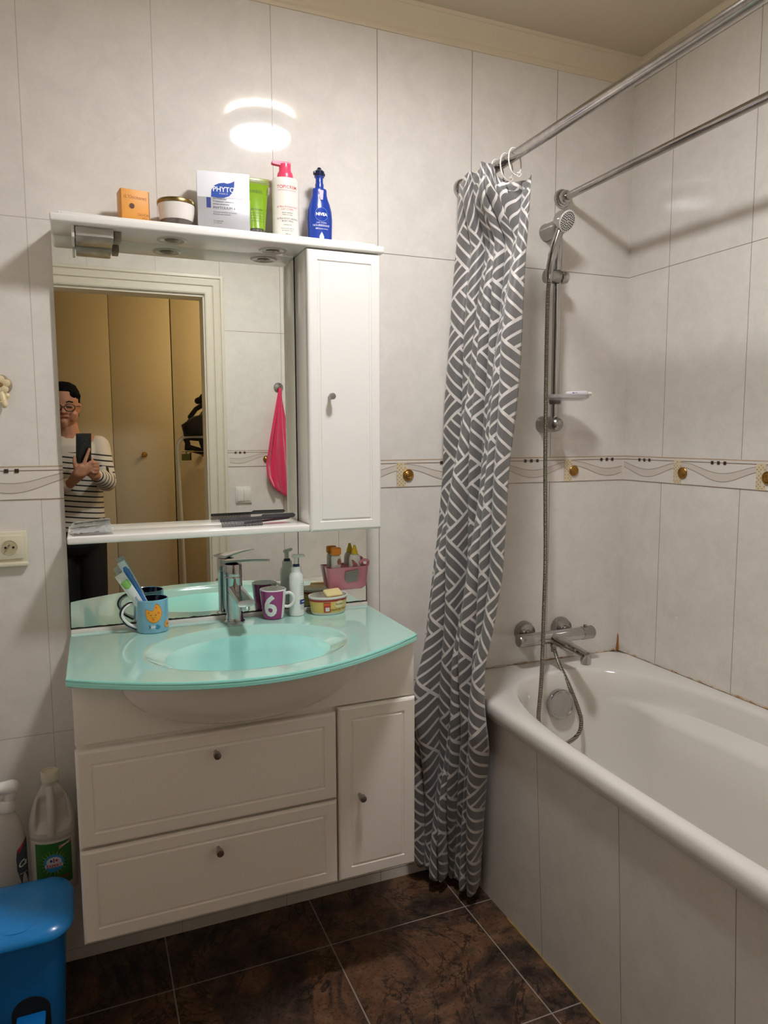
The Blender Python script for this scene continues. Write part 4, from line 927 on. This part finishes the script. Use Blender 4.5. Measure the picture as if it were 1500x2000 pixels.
b = MB(); b.tube(spline([(1.362, ym-.010, zm-.002), (1.368, ym-.05, zm-.008), (1.378, ym-.105, zm-.018), (1.386, ym-.145, zm-.026)]), [.0175]*6+[.0165]*7+[.0155]*6+[.0150]*6, chrome, 24); b.lathe([(.0155, .012), (.0165, 0), (.0155, -.020), (.012, -.0215)], (1.386, ym-.142, zm-.030), chrome, 28); child(b, 'spout', t)
b = MB(); b.lathe([(.012, 0), (.012, -.010), (.0095, -.012), (.0092, -.026)], (1.362, ym-.012, zm-.018), steel, 20); child(b, 'hose_outlet', t)

# ================================================================== SOCKET, HOOK
t = thing('power_socket', 'cream double wall socket left of the mirror', 'socket', (-.19, 0, 1.105))
cream = M('socket_cream', '#E0D8BF', rough=.3, mottle=.02)
b = MB(); b.box(-.290, -.134, -.010, -.0005, 1.066, 1.145, cream, .003); child(b, 'frame', t)
for xc in (-.173, -.250):
    b = MB(); b.lathe([(.0175, .016), (.0170, .004), (.0005, .004)], (xc, 0, 1.107), cream, 36, axis=(0, -1, 0), cap0=False)
    b.box(xc-.036, xc+.030, -.0145, -.0095, 1.078, 1.136, cream, .002)
    o = child(b, 'socket_insert', t)
    b = MB(); b.lathe([(.0178, .0150), (.0178, .0153), (.0160, .0153), (.0160, .0150)], (xc, 0, 1.107), M('socket_shade_rim', '#C9BF9F', rough=.4, mottle=.05), 32, axis=(0, -1, 0), cap0=False, cap1=False)
    b.lathe([(.0165, .0148), (.0165, .0151), (.001, .0151)], (xc, 0, 1.107), M('socket_recess', '#BDB38F', rough=.4, mottle=.05), 32, axis=(0, -1, 0))
    for dx_, dz_ in ((-.0085, 0), (.0085, 0)): b.lathe([(.0028, .0152), (.0028, .0156)], (xc+dx_, 0, 1.107+dz_), black_m, 14, axis=(0, -1, 0))
    b.lathe([(.0022, .0150), (.0022, .0250), (.0015, .026)], (xc, 0, 1.113), steel, 14, axis=(0, -1, 0)); child(b, 'socket_holes', o)
b = MB(); b.box(-.291, -.1335, -.016, -.0005, 1.060, 1.070, cream, .003); child(b, 'lower_ledge', t)
t = thing('flower_hook', 'cream flower shaped wall hook at the left edge above the socket', 'hook', (-.172, 0, 1.49))
fl = M('hook_cream', '#E0CDA4', rough=.35, mottle=.06)
b = MB(); c = Vector((-.172, 0, 1.494)); b.lathe([(.024, .0005), (.024, .005), (.021, .007)], c, M('hook_back_brown', '#A08C72', rough=.4, mottle=.1), 32, axis=(0, -1, 0)); child(b, 'back_disc', t)
b = MB()
for k in range(5):
    a = PI/2+2*PI*k/5; b.lathe([(.004, .006), (.0095, .009), (.0085, .013), (.003, .015)], c+Vector((.0125*math.cos(a), 0, .0125*math.sin(a))), fl, 18, axis=(0, -1, 0))
b.lathe([(.0065, .010), (.005, .015), (.001, .016)], c, M('hook_centre', '#8A6C46', rough=.4, mottle=.1), 18, axis=(0, -1, 0)); child(b, 'flower', t)
b = MB(); b.tube(spline([c+Vector((0, -.008, -.018)), c+Vector((.004, -.012, -.034)), c+Vector((.008, -.022, -.046)), c+Vector((.006, -.034, -.048)), c+Vector((.004, -.038, -.040))]), [.008]*10+[.007]*12+[.005]*11, fl, 14)
b.lathe([(.003, .006), (.0075, .010), (.002, .014)], c+Vector((.012, 0, -.026)), fl, 14, axis=(0, -1, 0)); child(b, 'hook_arm', t)

# ================================================================== BIN, CLEANING BOTTLES
t = thing('pedal_bin', 'blue plastic pedal bin in the corner left of the vanity', 'bin', (-.205, -.30, 0))
bl = M('bin_blue', '#0D6FB8', rough=.32, coat=.1, mottle=.08)
bld = M('bin_lid_blue', '#1486D2', rough=.25, coat=.2, mottle=.06)
def rr_(x0, x1, y0, y1, r, z, zf=None):
    out = []
    for cxx, cyy, a0 in ((x1-r, y1-r, 0), (x0+r, y1-r, PI/2), (x0+r, y0+r, PI), (x1-r, y0+r, 1.5*PI)):
        for k in range(9):
            a = a0+PI/2*k/8; X, Y = cxx+r*math.cos(a), cyy+r*math.sin(a); f = (Y-y0)/(y1-y0)
            out.append((X, Y, (zf+(z-zf)*f) if zf is not None else z))
    return out
b = MB(); b.loft([rr_(-.312, -.098, -.352, -.222, .04, 0), rr_(-.315, -.094, -.356, -.218, .045, .01), rr_(-.326, -.078, -.368, -.208, .05, .350, .326)], bl)
child(b, 'bucket', t, smooth=50)
b = MB(); rg = [rr_(-.329, -.071, -.374, -.206, .050, .345, .320), rr_(-.338, -.062, -.384, -.200, .056, .350, .325), rr_(-.339, -.061, -.385, -.200, .056, .356, .331), rr_(-.333, -.067, -.379, -.206, .05, .364, .341), rr_(-.31, -.09, -.36, -.222, .04, .371, .350), rr_(-.26, -.14, -.32, -.25, .02, .373, .356)]
b.loft(rg, bld)
b.lathe([(.046, -.003), (.045, .004), (.040, .0045), (.034, .001), (.001, -.001)], (-.172, -.338, .349), bld, 36, axis=(0, -.15, 1), sy=.62)
child(b, 'lid', t, smooth=50)
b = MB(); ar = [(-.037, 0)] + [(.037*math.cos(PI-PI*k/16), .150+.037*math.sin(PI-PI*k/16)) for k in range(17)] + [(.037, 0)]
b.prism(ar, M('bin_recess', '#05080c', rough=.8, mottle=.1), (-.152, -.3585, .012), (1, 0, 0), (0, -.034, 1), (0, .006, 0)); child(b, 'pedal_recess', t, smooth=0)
b = MB(); b.box(-.180, -.124, -.405, -.352, .150, .160, bl, .004, seg=3); child(b, 'pedal', t)
# low stand hidden behind the bin that carries the bottles
b = MB(); std = M('stand_white', '#C9C2B6', rough=.4, mottle=.03)
b.box(-.335, -.092, -.160, -.012, .250, .268, std, .004)
for xx in (-.32, -.125):
    for yy in (-.155, -.03): b.box(xx-.008, xx+.008, yy-.008, yy+.008, 0, .251, std, .002)
tag(b.build('bottle_stand'), 'low white stand behind the bin carrying the cleaning bottles', 'stand')
SZ = .2682
t = thing('bleach_bottle', 'white bleach bottle with moulded grip and green label', 'bottle', (-.105, -.1, SZ))
cx, cy = -.1075, -.095; bw = M('bleach_white', '#C9C0B2', rough=.38, mottle=.02)
b = MB(); sec_ = [(.0, .046), (.004, .050), (.010, .0515), (.135, .0515), (.142, .0500), (.150, .0525), (.172, .0525), (.190, .050), (.215, .043), (.240, .034), (.258, .024), (.268, .019), (.276, .0175), (.282, .0175)]
dense = []
for (z0, r0), (z1, r1) in zip(sec_[:-1], sec_[1:]):
    for k in range(8): dense.append((r0+(r1-r0)*k/8, z0+(z1-z0)*k/8))
dense.append((sec_[-1][1], sec_[-1][0]))
b.lathe(dense, (cx, cy, SZ), bw, 96, sy=.78)
o = child(b, 'bottle_body', t)
for v in o.data.vertices:     # press the two grip hollows left and right of the moulded handle
    z = v.co.z-SZ; dx = v.co.x-cx
    if v.co.y < cy and .165 < z < .262:
        for sgn, c0, wd in ((-1, -.022, .013), (1, .023, .016)):
            g = math.exp(-((dx-c0*(1-(z-.17)*3.2))/wd)**4)*math.exp(-((z-.208)/.036)**4); v.co.y += .022*g
b = MB(); b.tube(spline([(cx-.001, cy-.044, SZ+.160), (cx-.001, cy-.043, SZ+.190), (cx-.001, cy-.034, SZ+.225), (cx-.001, cy-.022, SZ+.252), (cx-.001, cy-.012, SZ+.266)]), .0085, bw, 14); child(b, 'moulded_handle', t)
b = MB(); b.lathe([(.0195, .280), (.0200, .282), (.0200, .300), (.0190, .302), (.0165, .302), (.0160, .2985), (.001, .2985)], (cx, cy, SZ), M('bleach_cap', '#D8CFB4', rough=.35, mottle=.03), 30); child(b, 'cap', t)
b = MB(); lg = M('label_green', '#2E6B22', rough=.4, mottle=.15, mscale=20); ly = M('label_yellow', '#B8B83A', rough=.4, mottle=.1)
fz = cyl_fn(cx, cy, .0515, .02, SZ+.085, 1, .78)
wrap_shape(b, rect(-.044, .044, -.055, .052, 10), lg, fz, .0006)
for k in range(20):
    a = 2*PI*k/20; wrap_shape(b, [(.016*math.cos(a-.06), .002+.016*math.sin(a-.06)), (.036*math.cos(a), .002+.036*math.sin(a)), (.016*math.cos(a+.06), .002+.016*math.sin(a+.06))], ly, fz, .0009)
wrap_shape(b, circ(0, .002, .0225, 28), M('label_blue', '#3E8CC0', rough=.4, mottle=.1), fz, .0012); wrap_shape(b, circ(0, .005, .0165, 24, .013), M('label_pale', '#D8DCE0', rough=.4, mottle=.02), fz, .0016)
wrap_shape(b, rect(-.019, .019, -.008, .0, 5), M('label_pale', '#D8DCE0'), fz, .0018); b.text('EXPERT', .0095, ink_r, lambda x, y, e: fz(x, y-.004, .0022), bold=.0003)
for s_ in (-1, 1): wrap_shape(b, [(s_*.0015, .009), (s_*.007, .013), (s_*.0085, .009), (s_*.007, .005)], ink_r if s_ > 0 else M('label_navy', '#273a80', rough=.4, mottle=.02), fz, .0022)
wrap_shape(b, rect(-.0012, .0012, .0035, .0150, 3), ink_r, fz, .0022)
wrap_shape(b, [(.012, .034), (.043, .044), (.043, .052), (.012, .043)], M('label_pink', '#C98A84', rough=.4, mottle=.1), fz, .0012); b.text('MAXI', .007, ink_w, lambda x, y, e: fz(x+.027, y+.0435+x*.28, .0016))
b.text('JAVEL  ACTIVE', .0105, ink_r, lambda x, y, e: fz(x, y-.038, .0014)); child(b, 'label_print', t, fixn=False)
t = thing('spray_bottle', 'white cleaning spray bottle with a red trigger at the left edge', 'bottle', (-.205, -.1, SZ))
cx, cy = -.203, -.090
b = MB(); b.lathe([(.034, 0), (.0375, .004), (.038, .012), (.037, .130), (.0355, .150), (.033, .158), (.0335, .162), (.032, .170), (.028, .186), (.022, .202), (.0165, .214), (.0155, .220)], (cx, cy, SZ), M('spray_white', '#CFC8BE', rough=.35, mottle=.02), 40, sy=.72); child(b, 'bottle_body', t)
b = MB(); b.lathe([(.019, .219), (.0195, .222), (.0185, .238), (.015, .244)], (cx, cy, SZ), plastic_w, 28); b.capsule((cx-.038, cy-.002, SZ+.276), .012, (cx+.012, cy, SZ+.274), .0175, plastic_w); b.capsule((cx+.012, cy, SZ+.27), .015, (cx+.004, cy, SZ+.242), .012, plastic_w); child(b, 'spray_head', t)
b = MB(); b.tube(spline([(cx-.022, cy-.002, SZ+.264), (cx-.024, cy-.003, SZ+.248), (cx-.030, cy-.004, SZ+.232), (cx-.036, cy-.005, SZ+.218)]), [.008]*8+[.007]*8+[.0055]*9, M('trigger_red', '#C8201C', rough=.3, mottle=.04), 14); child(b, 'trigger', t)
b = MB(); fz = cyl_fn(cx, cy, .0372, .75, SZ+.085, 1, .72)
wrap_shape(b, [(-.010, .040), (.012, .060), (.022, .064), (.022, -.05), (-.002, -.05), (-.012, -.010), (-.013, .020)], M('spray_label_dark', '#47505a', rough=.4, mottle=.35, mscale=50), fz, .0008)
wrap_shape(b, [(-.010, .040), (.012, .060), (.004, .045), (-.006, .030)], ink_r, fz, .0012); b.text('Ca', .022, ink_w, lambda x, y, e: fz(x+.002, y+.004+x*.2, .0014), bold=.0005, shear=.3); b.text('nettoyant', .006, ink_w, lambda x, y, e: fz(x+.004, y-.020, .0014)); child(b, 'label_print', t, fixn=False)

# ================================================================== DOOR WALL (seen in the mirror)
t = thing('light_switch', 'white double rocker light switch beside the door casing', 'switch', (.738, YD, 1.078))
b = MB(); b.box(.698, .778, YD+.0005, YD+.009, 1.038, 1.118, plastic_w, .002); child(b, 'plate', t)
for x0 in (.7055, .7385):
    b = MB(); b.box(x0, x0+.032, YD+.008, YD+.013+(.002 if x0 < .72 else 0), 1.048, 1.108, plastic_w, .0015); child(b, 'rocker', t)
t = thing('towel_hook', 'round metal wall hook holding the pink towel', 'hook', (.928, YD, 1.616))
b = MB(); b.lathe([(.024, 0), (.024, .004), (.021, .008), (.012, .010), (.006, .011), (.005, .024), (.008, .026), (.007, .030)], (.928, YD+.0005, 1.616), steel, 32, axis=(0, 1, 0)); child(b, 'disc', t)
tw_m = M('towel_pink', '#DE2A5A', rough=.9, sheen=.6, mottle=.12, mscale=220, bump=.6)
b = MB(); rows = []
for j in range(31):
    f = j/30; z = 1.612-.545*f; half = .004+.084*min(1, f*1.35)**1.15
    if f > .86: half *= 1-(f-.86)*1.6
    row = []
    for i in range(41):
        s_ = i/40*2-1; foldy = .016*math.sin(s_*5.5+1.0)*min(1, f*2)+.008*math.sin(s_*13+f*2)*min(1, f*2)
        xx = .928+half*s_-.012*math.sin(f*3)+ (.018*f)
        zz_ = z - (.07*max(0, s_)*min(1, f*1.2)**3) + .05*max(0, -s_)*f**3
        row.append((xx, YD+.030+foldy, zz_))
    rows.append(row)
b.loft(rows, tw_m, closed=False, cap0=False, cap1=False); o = b.build('hand_towel', smooth=80); tag(o, 'bright pink hand towel hanging by its corner beside the door', 'towel')
sm = o.modifiers.new('thickness', 'SOLIDIFY'); sm.thickness = .006

# closet doors in the hallway
cd = M('closet_door_paint', '#CDC1A2', rough=.42, mottle=.03)
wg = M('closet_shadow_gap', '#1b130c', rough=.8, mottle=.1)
brass = M('brass_knob', '#B8893C', rough=.25, metal=1, mottle=.1)
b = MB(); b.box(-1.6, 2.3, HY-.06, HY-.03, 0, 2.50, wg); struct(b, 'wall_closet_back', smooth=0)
b = MB(); b.box(-1.6, 2.3, HY-.03, HY+.03, 2.315, 2.50, hp); struct(b, 'trim_9', smooth=0)
xs_ = [-1.32, -.944, -.568, -.191, .184, .559, .935, 1.31, 1.686]
for k in range(len(xs_)-1):
    t = thing('closet_door', ('tall cream closet door behind the person, seen in the mirror' if k == 3 else 'tall cream closet door mirrored in the middle of the doorway' if k == 4 else 'tall cream closet door behind the drying rack' if k == 5 else 'tall cream closet door out of sight along the hallway'), 'door', ((xs_[k]+xs_[k+1])/2, HY, 0), 'closet doors along the hallway')
    g_ = .004 if k % 2 else .0012
    b = MB(); b.box(xs_[k]+(.0012 if k != 5 else .003), xs_[k+1]-(.0012 if k != 4 else .003), HY-.022, HY, .01, 2.268, cd, .002); child(b, 'leaf', t)
    b = MB(); b.lathe([(.010, 0), (.008, .012), (.016, .020), (.018, .030), (.014, .036), (.001, .037)], ((xs_[k]+xs_[k+1])/2-.004, HY, 1.255), brass, 24, axis=(0, 1, 0)); child(b, 'knob', t)

# drying rack with jacket
t = thing('drying_rack', 'white tubular drying rack standing in the hallway', 'drying rack', (.75, -2.6, 0))
rw = M('rack_white', '#D9D9D4', rough=.3, mottle=.03)
RY = -2.57
for yy, ox_ in ((RY, 0), (RY-.30, .26)):
    b = MB(); b.tube(spline([(q0+ox_, q1, q2) for q0, q1, q2 in [(.545, yy, .012), (.540, yy, .6), (.527, yy, 1.20), (.527, yy, 1.30), (.545, yy, 1.352), (.60, yy, 1.372), (.80, yy, 1.366), (1.05, yy, 1.366), (1.10, yy, 1.345), (1.12, yy, 1.29), (1.12, yy, .6), (1.12, yy, .012)]]), .011, rw, 14); child(b, 'frame', t)
for zz_, c in ((1.280, 5), (.80, 5)):
    for k in range(c):
        yy = RY-.30*k/(c-1); b = MB(); b.tube([(.52+.26*k/(c-1), yy, zz_), (1.12+.26*k/(c-1), yy, zz_)], .0025, steel, 8); child(b, 'wire', t)
b = MB(); b.tube([(1.12, RY, 1.25), (1.38, RY-.3, 1.25)], .006, rw, 10); child(b, 'cross_bar', t)
bk = M('black_fabric', '#0E0D12', rough=.75, sheen=.1, mottle=.3, mscale=60, bump=.3)
t = thing('black_jacket', 'black jacket heaped over the top of the drying rack', 'jacket', (.75, -2.6, 1.38))
JY = RY+.005
def blob(b, poly, th=.07, y=JY):
    n_ = len(poly); cxp = sum(p[0] for p in poly)/n_; czp = sum(p[1] for p in poly)/n_; rg = []
    for s_, yo in ((.86, th*.5), (1.0, th*.25), (1.0, -th*.25), (.86, -th*.5)):
        rg.append([(cxp+(p[0]-cxp)*s_, y+yo+.012*math.sin(i*2.3), czp+(p[1]-czp)*s_) for i, p in enumerate(poly)])
    b.loft(rg, bk)
# outline from the mirrored view: heap above the rail, hanging sleeve and flap below it
b = MB(); blob(b, [(.566, 1.372), (.562, 1.40), (.555, 1.440), (.585, 1.462), (.600, 1.480), (.625, 1.492), (.660, 1.500), (.676, 1.520), (.690, 1.530), (.76, 1.60), (.86, 1.60), (.92, 1.5), (.94, 1.374), (.8, 1.374), (.68, 1.376)], .10); child(b, 'torso', t, smooth=50)
b = MB(); b.capsule((.604, JY, 1.488), .014, (.640, JY, 1.535), .014, bk); b.capsule((.640, JY, 1.535), .014, (.680, JY, 1.560), .015, bk); b.capsule((.655, JY-.01, 1.585), .020, (.695, JY, 1.600), .024, bk); b.capsule((.69, JY, 1.60), .03, (.73, JY, 1.54), .045, bk); child(b, 'hood', t)
b = MB(); blob(b, [(.560, 1.362), (.572, 1.330), (.575, 1.292), (.600, 1.286), (.66, 1.292), (.70, 1.290), (.95, 1.290), (.95, 1.362)], .03, JY-.02)
b = MB(); blob(b, [(.560, 1.362), (.572, 1.330), (.570, 1.290), (.590, 1.286), (.602, 1.33), (.598, 1.350), (.655, 1.345), (.672, 1.352), (.672, 1.364)], .03, JY-.02); blob(b, [(.598, 1.322), (.590, 1.286), (.69, 1.286), (.655, 1.305)], .03, JY-.02); blob(b, [(.652, 1.352), (.668, 1.290), (.95, 1.290), (.95, 1.364), (.67, 1.364)], .03, JY-.02)
blob(b, [(.61, 1.276), (.66, 1.262), (.70, 1.268), (.95, 1.268), (.95, 1.288), (.63, 1.288)], .03, JY-.02); child(b, 'hanging_part', t, smooth=50)
t = thing('price_tag', 'small dark tag with yellow-green face hanging under the rack', 'tag', (.58, -2.56, 1.25))
b = MB(); b.box(.548, .595, JY-.006, JY+.012, 1.228, 1.268, M('tag_olive', '#4d5a1e', rough=.4, mottle=.5, mscale=80), .002); child(b, 'card', t)
b = MB(); b.box(.596, .604, JY-.008, JY+.014, 1.228, 1.275, bk, .003); b.tube([(.575, JY, 1.268), (.578, JY-.01, 1.283)], .003, bk, 8); child(b, 'strap', t)

# ================================================================== PERSON with phone (seen in the mirror)
person = thing('person', 'person in a striped sweater and glasses photographing the mirror with a phone', 'person', (-.05, -2.29, 0))
skin = M('skin', '#B98468', rough=.5, mottle=.06, mscale=30, sss=.1); hairm = M('black_hair', '#0A0808', rough=.9, spec=.15, mottle=.3, mscale=150, bump=.3)
def remesh(o, vox, smooth=3):
    m = o.modifiers.new('fuse', 'REMESH'); m.mode = 'VOXEL'; m.voxel_size = vox; m.use_smooth_shade = True
    s_ = o.modifiers.new('relax', 'SMOOTH'); s_.factor = .5; s_.iterations = smooth
PC = CAM - FWD*.0075 - U2*.062 + R2*.012      # phone centre: its lens sits right at the camera
pr, pu_, pf = R2.copy(), U2.copy(), FWD.copy()
def ph(a, b_, c): return PC + pr*a + pu_*b_ + pf*c
hx = -.083; hy = -2.255
B = MB(); cap = B.capsule
# head: skull, jaw, chin, nose, ears, neck
B.lathe([(.002, -.100), (.030, -.096), (.052, -.080), (.066, -.055), (.073, -.02), (.077, .015), (.079, .050), (.074, .085), (.058, .112), (.030, .127), (.002, .131)], (hx, hy, 1.520), skin, 28, axis=(0, .10, 1), sy=1.14)
cap((hx, hy+.070, 1.450), .020, (hx, hy+.062, 1.440), .020, skin); cap((hx, hy+.082, 1.530), .008, (hx, hy+.098, 1.500), .0125, skin)
cap((hx-.012, hy+.088, 1.500), .008, (hx+.012, hy+.088, 1.500), .008, skin); cap((hx-.017, hy+.079, 1.474), .008, (hx+.017, hy+.079, 1.474), .008, skin)
for s_ in (-1, 1): cap((hx+s_*.077, hy-.005, 1.535), .012, (hx+s_*.073, hy-.003, 1.505), .008, skin, 10); cap((hx+s_*.045, hy+.060, 1.49), .022, (hx+s_*.04, hy+.055, 1.47), .02, skin)
cap((hx+.008, hy-.015, 1.46), .052, (-.065, -2.285, 1.37), .060, skin)
# trunk and legs under the clothes
cap((-.06, -2.29, 1.30), .10, (-.05, -2.29, 1.0), .10, skin); cap((-.14, -2.29, 1.33), .06, (.03, -2.29, 1.33), .06, skin)
for lx, fx_ in ((-.125, -.13), (.025, .03)):
    cap((lx, -2.29, .90), .075, (lx, -2.28, .48), .050, skin); cap((lx, -2.28, .48), .048, (fx_, -2.30, .09), .034, skin); cap((fx_, -2.31, .045), .032, (fx_, -2.17, .035), .028, skin)
sR, eR, wR = Vector((.078, -2.285, 1.318)), Vector((.108, -2.18, 1.135)), Vector((.055, -2.035, 1.175))
sL, eL, wL = Vector((-.225, -2.285, 1.325)), Vector((-.175, -2.17, 1.085)), Vector((-.062, -2.035, 1.140))
for s0, e0, w0 in ((sR, eR, wR), (sL, eL, wL)): cap(s0, .042, e0, .034, skin); cap(e0, .034, w0, .024, skin)
# left-of-frame hand: palm under the phone, index straight up the back of the phone, other fingers across, thumb along the side
def chain(ps, rs):
    for i in range(len(ps)-1): cap(ps[i], rs[i], ps[i+1], rs[i+1], skin, 12)
pb = -.083   # phone bottom in its own up axis
chain([wL, ph(-.030, pb-.035, .004), ph(-.020, pb-.006, .012)], [.024, .026, .022]); chain([wL, ph(-.010, pb-.035, .010), ph(.006, pb-.004, .016)], [.022, .022, .018])
chain([ph(-.010, pb+.004, .018), ph(.002, pb+.038, .018), ph(.014, pb+.064, .0135), ph(.022, pb+.085, .012)], [.0105, .0095, .0085, .0075])         # index
chain([ph(.002, pb-.006, .018), ph(.024, pb+.018, .018), ph(.040, pb+.024, .014), ph(.047, pb+.022, .002)], [.0105, .0095, .0085, .0075])             # middle
chain([ph(.006, pb-.020, .018), ph(.030, pb+.000, .020), ph(.047, pb+.006, .015), ph(.054, pb+.006, .003)], [.010, .009, .0082, .0075])              # ring
chain([ph(.004, pb-.034, .018), ph(.026, pb-.018, .020), ph(.042, pb-.012, .016), ph(.050, pb-.010, .006)], [.0092, .0084, .0076, .007])             # little
chain([ph(-.038, pb-.012, .004), ph(-.048, pb+.020, .004), ph(-.044, pb+.044, -.004)], [.013, .0105, .0085])                                          # thumb on the side
# other hand cups it from behind and below
chain([wR, ph(.058, pb-.030, -.018), ph(.040, pb-.016, -.020)], [.023, .026, .022]); chain([wR, ph(.050, pb-.050, -.006), ph(.034, pb-.040, -.006)], [.022, .021, .018])
for k, (a_, z_) in enumerate(((.062, .012), (.066, -.004), (.066, -.020), (.060, -.036))):
    chain([ph(a_-.004, pb+z_-.012, -.020), ph(a_+.004, pb+z_, .002), ph(a_-.006, pb+z_+.004, .020), ph(a_-.026, pb+z_+.006, .029)], [.0105, .0095, .0085, .0076])
chain([ph(.040, pb-.004, -.020), ph(.044, pb+.028, -.014), ph(.034, pb+.046, -.016)], [.012, .010, .0085])
body = child(B, 'body', person); remesh(body, .0042, 2)
# face details
b = MB()
for s_ in (-1, 1):
    b = MB(); b.capsule((hx+s_*.020, hy+.0865, 1.5250), .0045, (hx+s_*.040, hy+.0800, 1.5235), .0040, M('eye_dark', '#1c1512', rough=.2, mottle=.1)); b.tube([(hx+s_*.014, hy+.0895, 1.5480), (hx+s_*.030, hy+.0880, 1.5535), (hx+s_*.048, hy+.0765, 1.5495)], .0028, hairm, 8); child(b, 'eye', person)
b = MB(); b.capsule((hx-.018, hy+.0880, 1.4735), .0042, (hx+.018, hy+.0880, 1.4735), .0042, M('lips', '#8A4A3C', rough=.4, mottle=.1)); child(b, 'mouth', person)
b = MB(); b.lathe([(.081, .030), (.0835, .055), (.0795, .090), (.063, .120), (.034, .137), (.002, .141)], (hx, hy-.008, 1.520), hairm, 28, axis=(0, .04, 1), sy=1.16)
b.lathe([(.070, -.045), (.079, -.010), (.082, .035)], (hx, hy-.022, 1.520), hairm, 28, axis=(0, 0, 1), sy=1.0)
b.capsule((hx-.05, hy+.066, 1.588), .018, (hx+.052, hy+.066, 1.590), .018, hairm); b.capsule((hx+.03, hy+.06, 1.60), .022, (hx+.066, hy+.025, 1.585), .020, hairm); child(b, 'hair', person)
b = MB(); gf = M('glasses_black', '#0b0a0a', rough=.2, mottle=.05)
for s_ in (-1, 1):
    cxx = hx+s_*.031; b.tube([(cxx+.0250*math.cos(a), hy+.103-.012*abs(.5*(1+math.cos(a)*s_))*.8, 1.521+.0190*math.sin(a)) for a in [2*PI*k/28 for k in range(28)]], .0022, gf, 8, closed=True)
    b.tube([(hx+s_*.056, hy+.094, 1.528), (hx+s_*.078, hy+.070, 1.530), (hx+s_*.083, hy+.0, 1.534)], .0020, gf, 8)
b.tube([(hx-.007, hy+.102, 1.524), (hx, hy+.104, 1.527), (hx+.007, hy+.102, 1.524)], .0020, gf, 8); child(b, 'glasses', person)
# sweater
swm = M('striped_knit', '#D3CBBE', rough=.85, sheen=.2); n = N(swm); x, y, z = n.pos()
zz_ = n.math('ADD', z, n.math('MULTIPLY', x, .12)); 
along = n.math('ADD', n.math('ADD', n.math('MULTIPLY', x, -.30), n.math('MULTIPLY', y, .80)), n.math('MULTIPLY', z, .45))
arm = n.math('GREATER_THAN', y, -2.165)
cc_ = n.math('ADD', n.math('MULTIPLY', arm, along), n.math('MULTIPLY', n.math('SUBTRACT', 1, arm), zz_))
strp = n.math('LESS_THAN', n.math('FRACT', n.math('DIVIDE', cc_, .0285)), .27)
strp = n.math('MULTIPLY', strp, n.math('LESS_THAN', z, 1.292))
cuff = n.math('GREATER_THAN', n.math('SUBTRACT', y, n.math('MULTIPLY', n.math('LESS_THAN', x, 0), .035)), -2.085)
strp = n.math('MULTIPLY', strp, n.math('SUBTRACT', 1, n.math('MULTIPLY', cuff, n.math('LESS_THAN', x, .0))))
n.nt.links.new(n.mix(strp, lin('#D3CBBE'), lin('#1a1513')), n.b.inputs['Base Color']); n.bump(n.noise(400, 2), .3, .001)
b = MB()
b.lathe([(.150, 0), (.160, .02), (.158, .12), (.156, .24), (.165, .34), (.168, .40), (.150, .455), (.105, .490), (.070, .512), (.058, .520)], (-.062, -2.285, .872), swm, 36, sy=.68)
for s0, e0, w0 in ((sR, eR, wR), (sL, eL, wL)):
    d = (w0-e0).normalized(); b.capsule(s0, .062, e0, .053, swm); b.capsule(e0, .053, w0-d*.035, .036, swm)
o = child(b, 'sweater', person); remesh(o, .007, 4)
# trousers
trm = M('black_trousers', '#0B0A0C', rough=.8, mottle=.2, mscale=40)
b = MB(); b.lathe([(.02, -.055), (.12, -.045), (.150, 0), (.150, .08), (.142, .14)], (-.052, -2.287, .79), trm, 32, sy=.70)
for lx, fx_ in ((-.125, -.13), (.025, .03)):
    b.capsule((lx-(.002 if lx < 0 else -.002), -2.288, .80), .076, (lx, -2.28, .48), .070, trm); b.capsule((lx, -2.28, .48), .069, (fx_, -2.30, .10), .056, trm)
o = child(b, 'trousers', person); remesh(o, .008, 3)
b = MB()
for fx_ in (-.13, .03): b.lathe([(.046, 0), (.050, .010), (.048, .035), (.040, .070), (.034, .090)], (fx_, -2.29, .001), black_m, 24); b.capsule((fx_, -2.27, .036), .035, (fx_, -2.155, .032), .031, black_m)
child(b, 'shoes', person)
# phone
t = thing('smartphone', 'black smartphone held upright in the hands of the person', 'phone', PC)
Mp = Matrix((( pr.x, pu_.x, -pf.x, PC.x), (pr.y, pu_.y, -pf.y, PC.y), (pr.z, pu_.z, -pf.z, PC.z), (0, 0, 0, 1)))
phb = M('phone_black', '#101114', rough=.25, coat=.3, mottle=.1)
b = MB(); b.box(-.0375, .0375, -.083, .079, -.0015, .0065, phb, .003, Mp, seg=3); child(b, 'phone_body', t)
b = MB()
for a_, z_ in ((-.010, .046), (.010, .046), (0, .030)): b.lathe([(.0055, .0016), (.0055, .0028), (.0045, .0030), (.001, .0026)], ph(a_, z_, 0), M('lens_glass', '#262b3a', rough=.05, mottle=.1), 20, axis=pf)
child(b, 'camera_lenses', t)
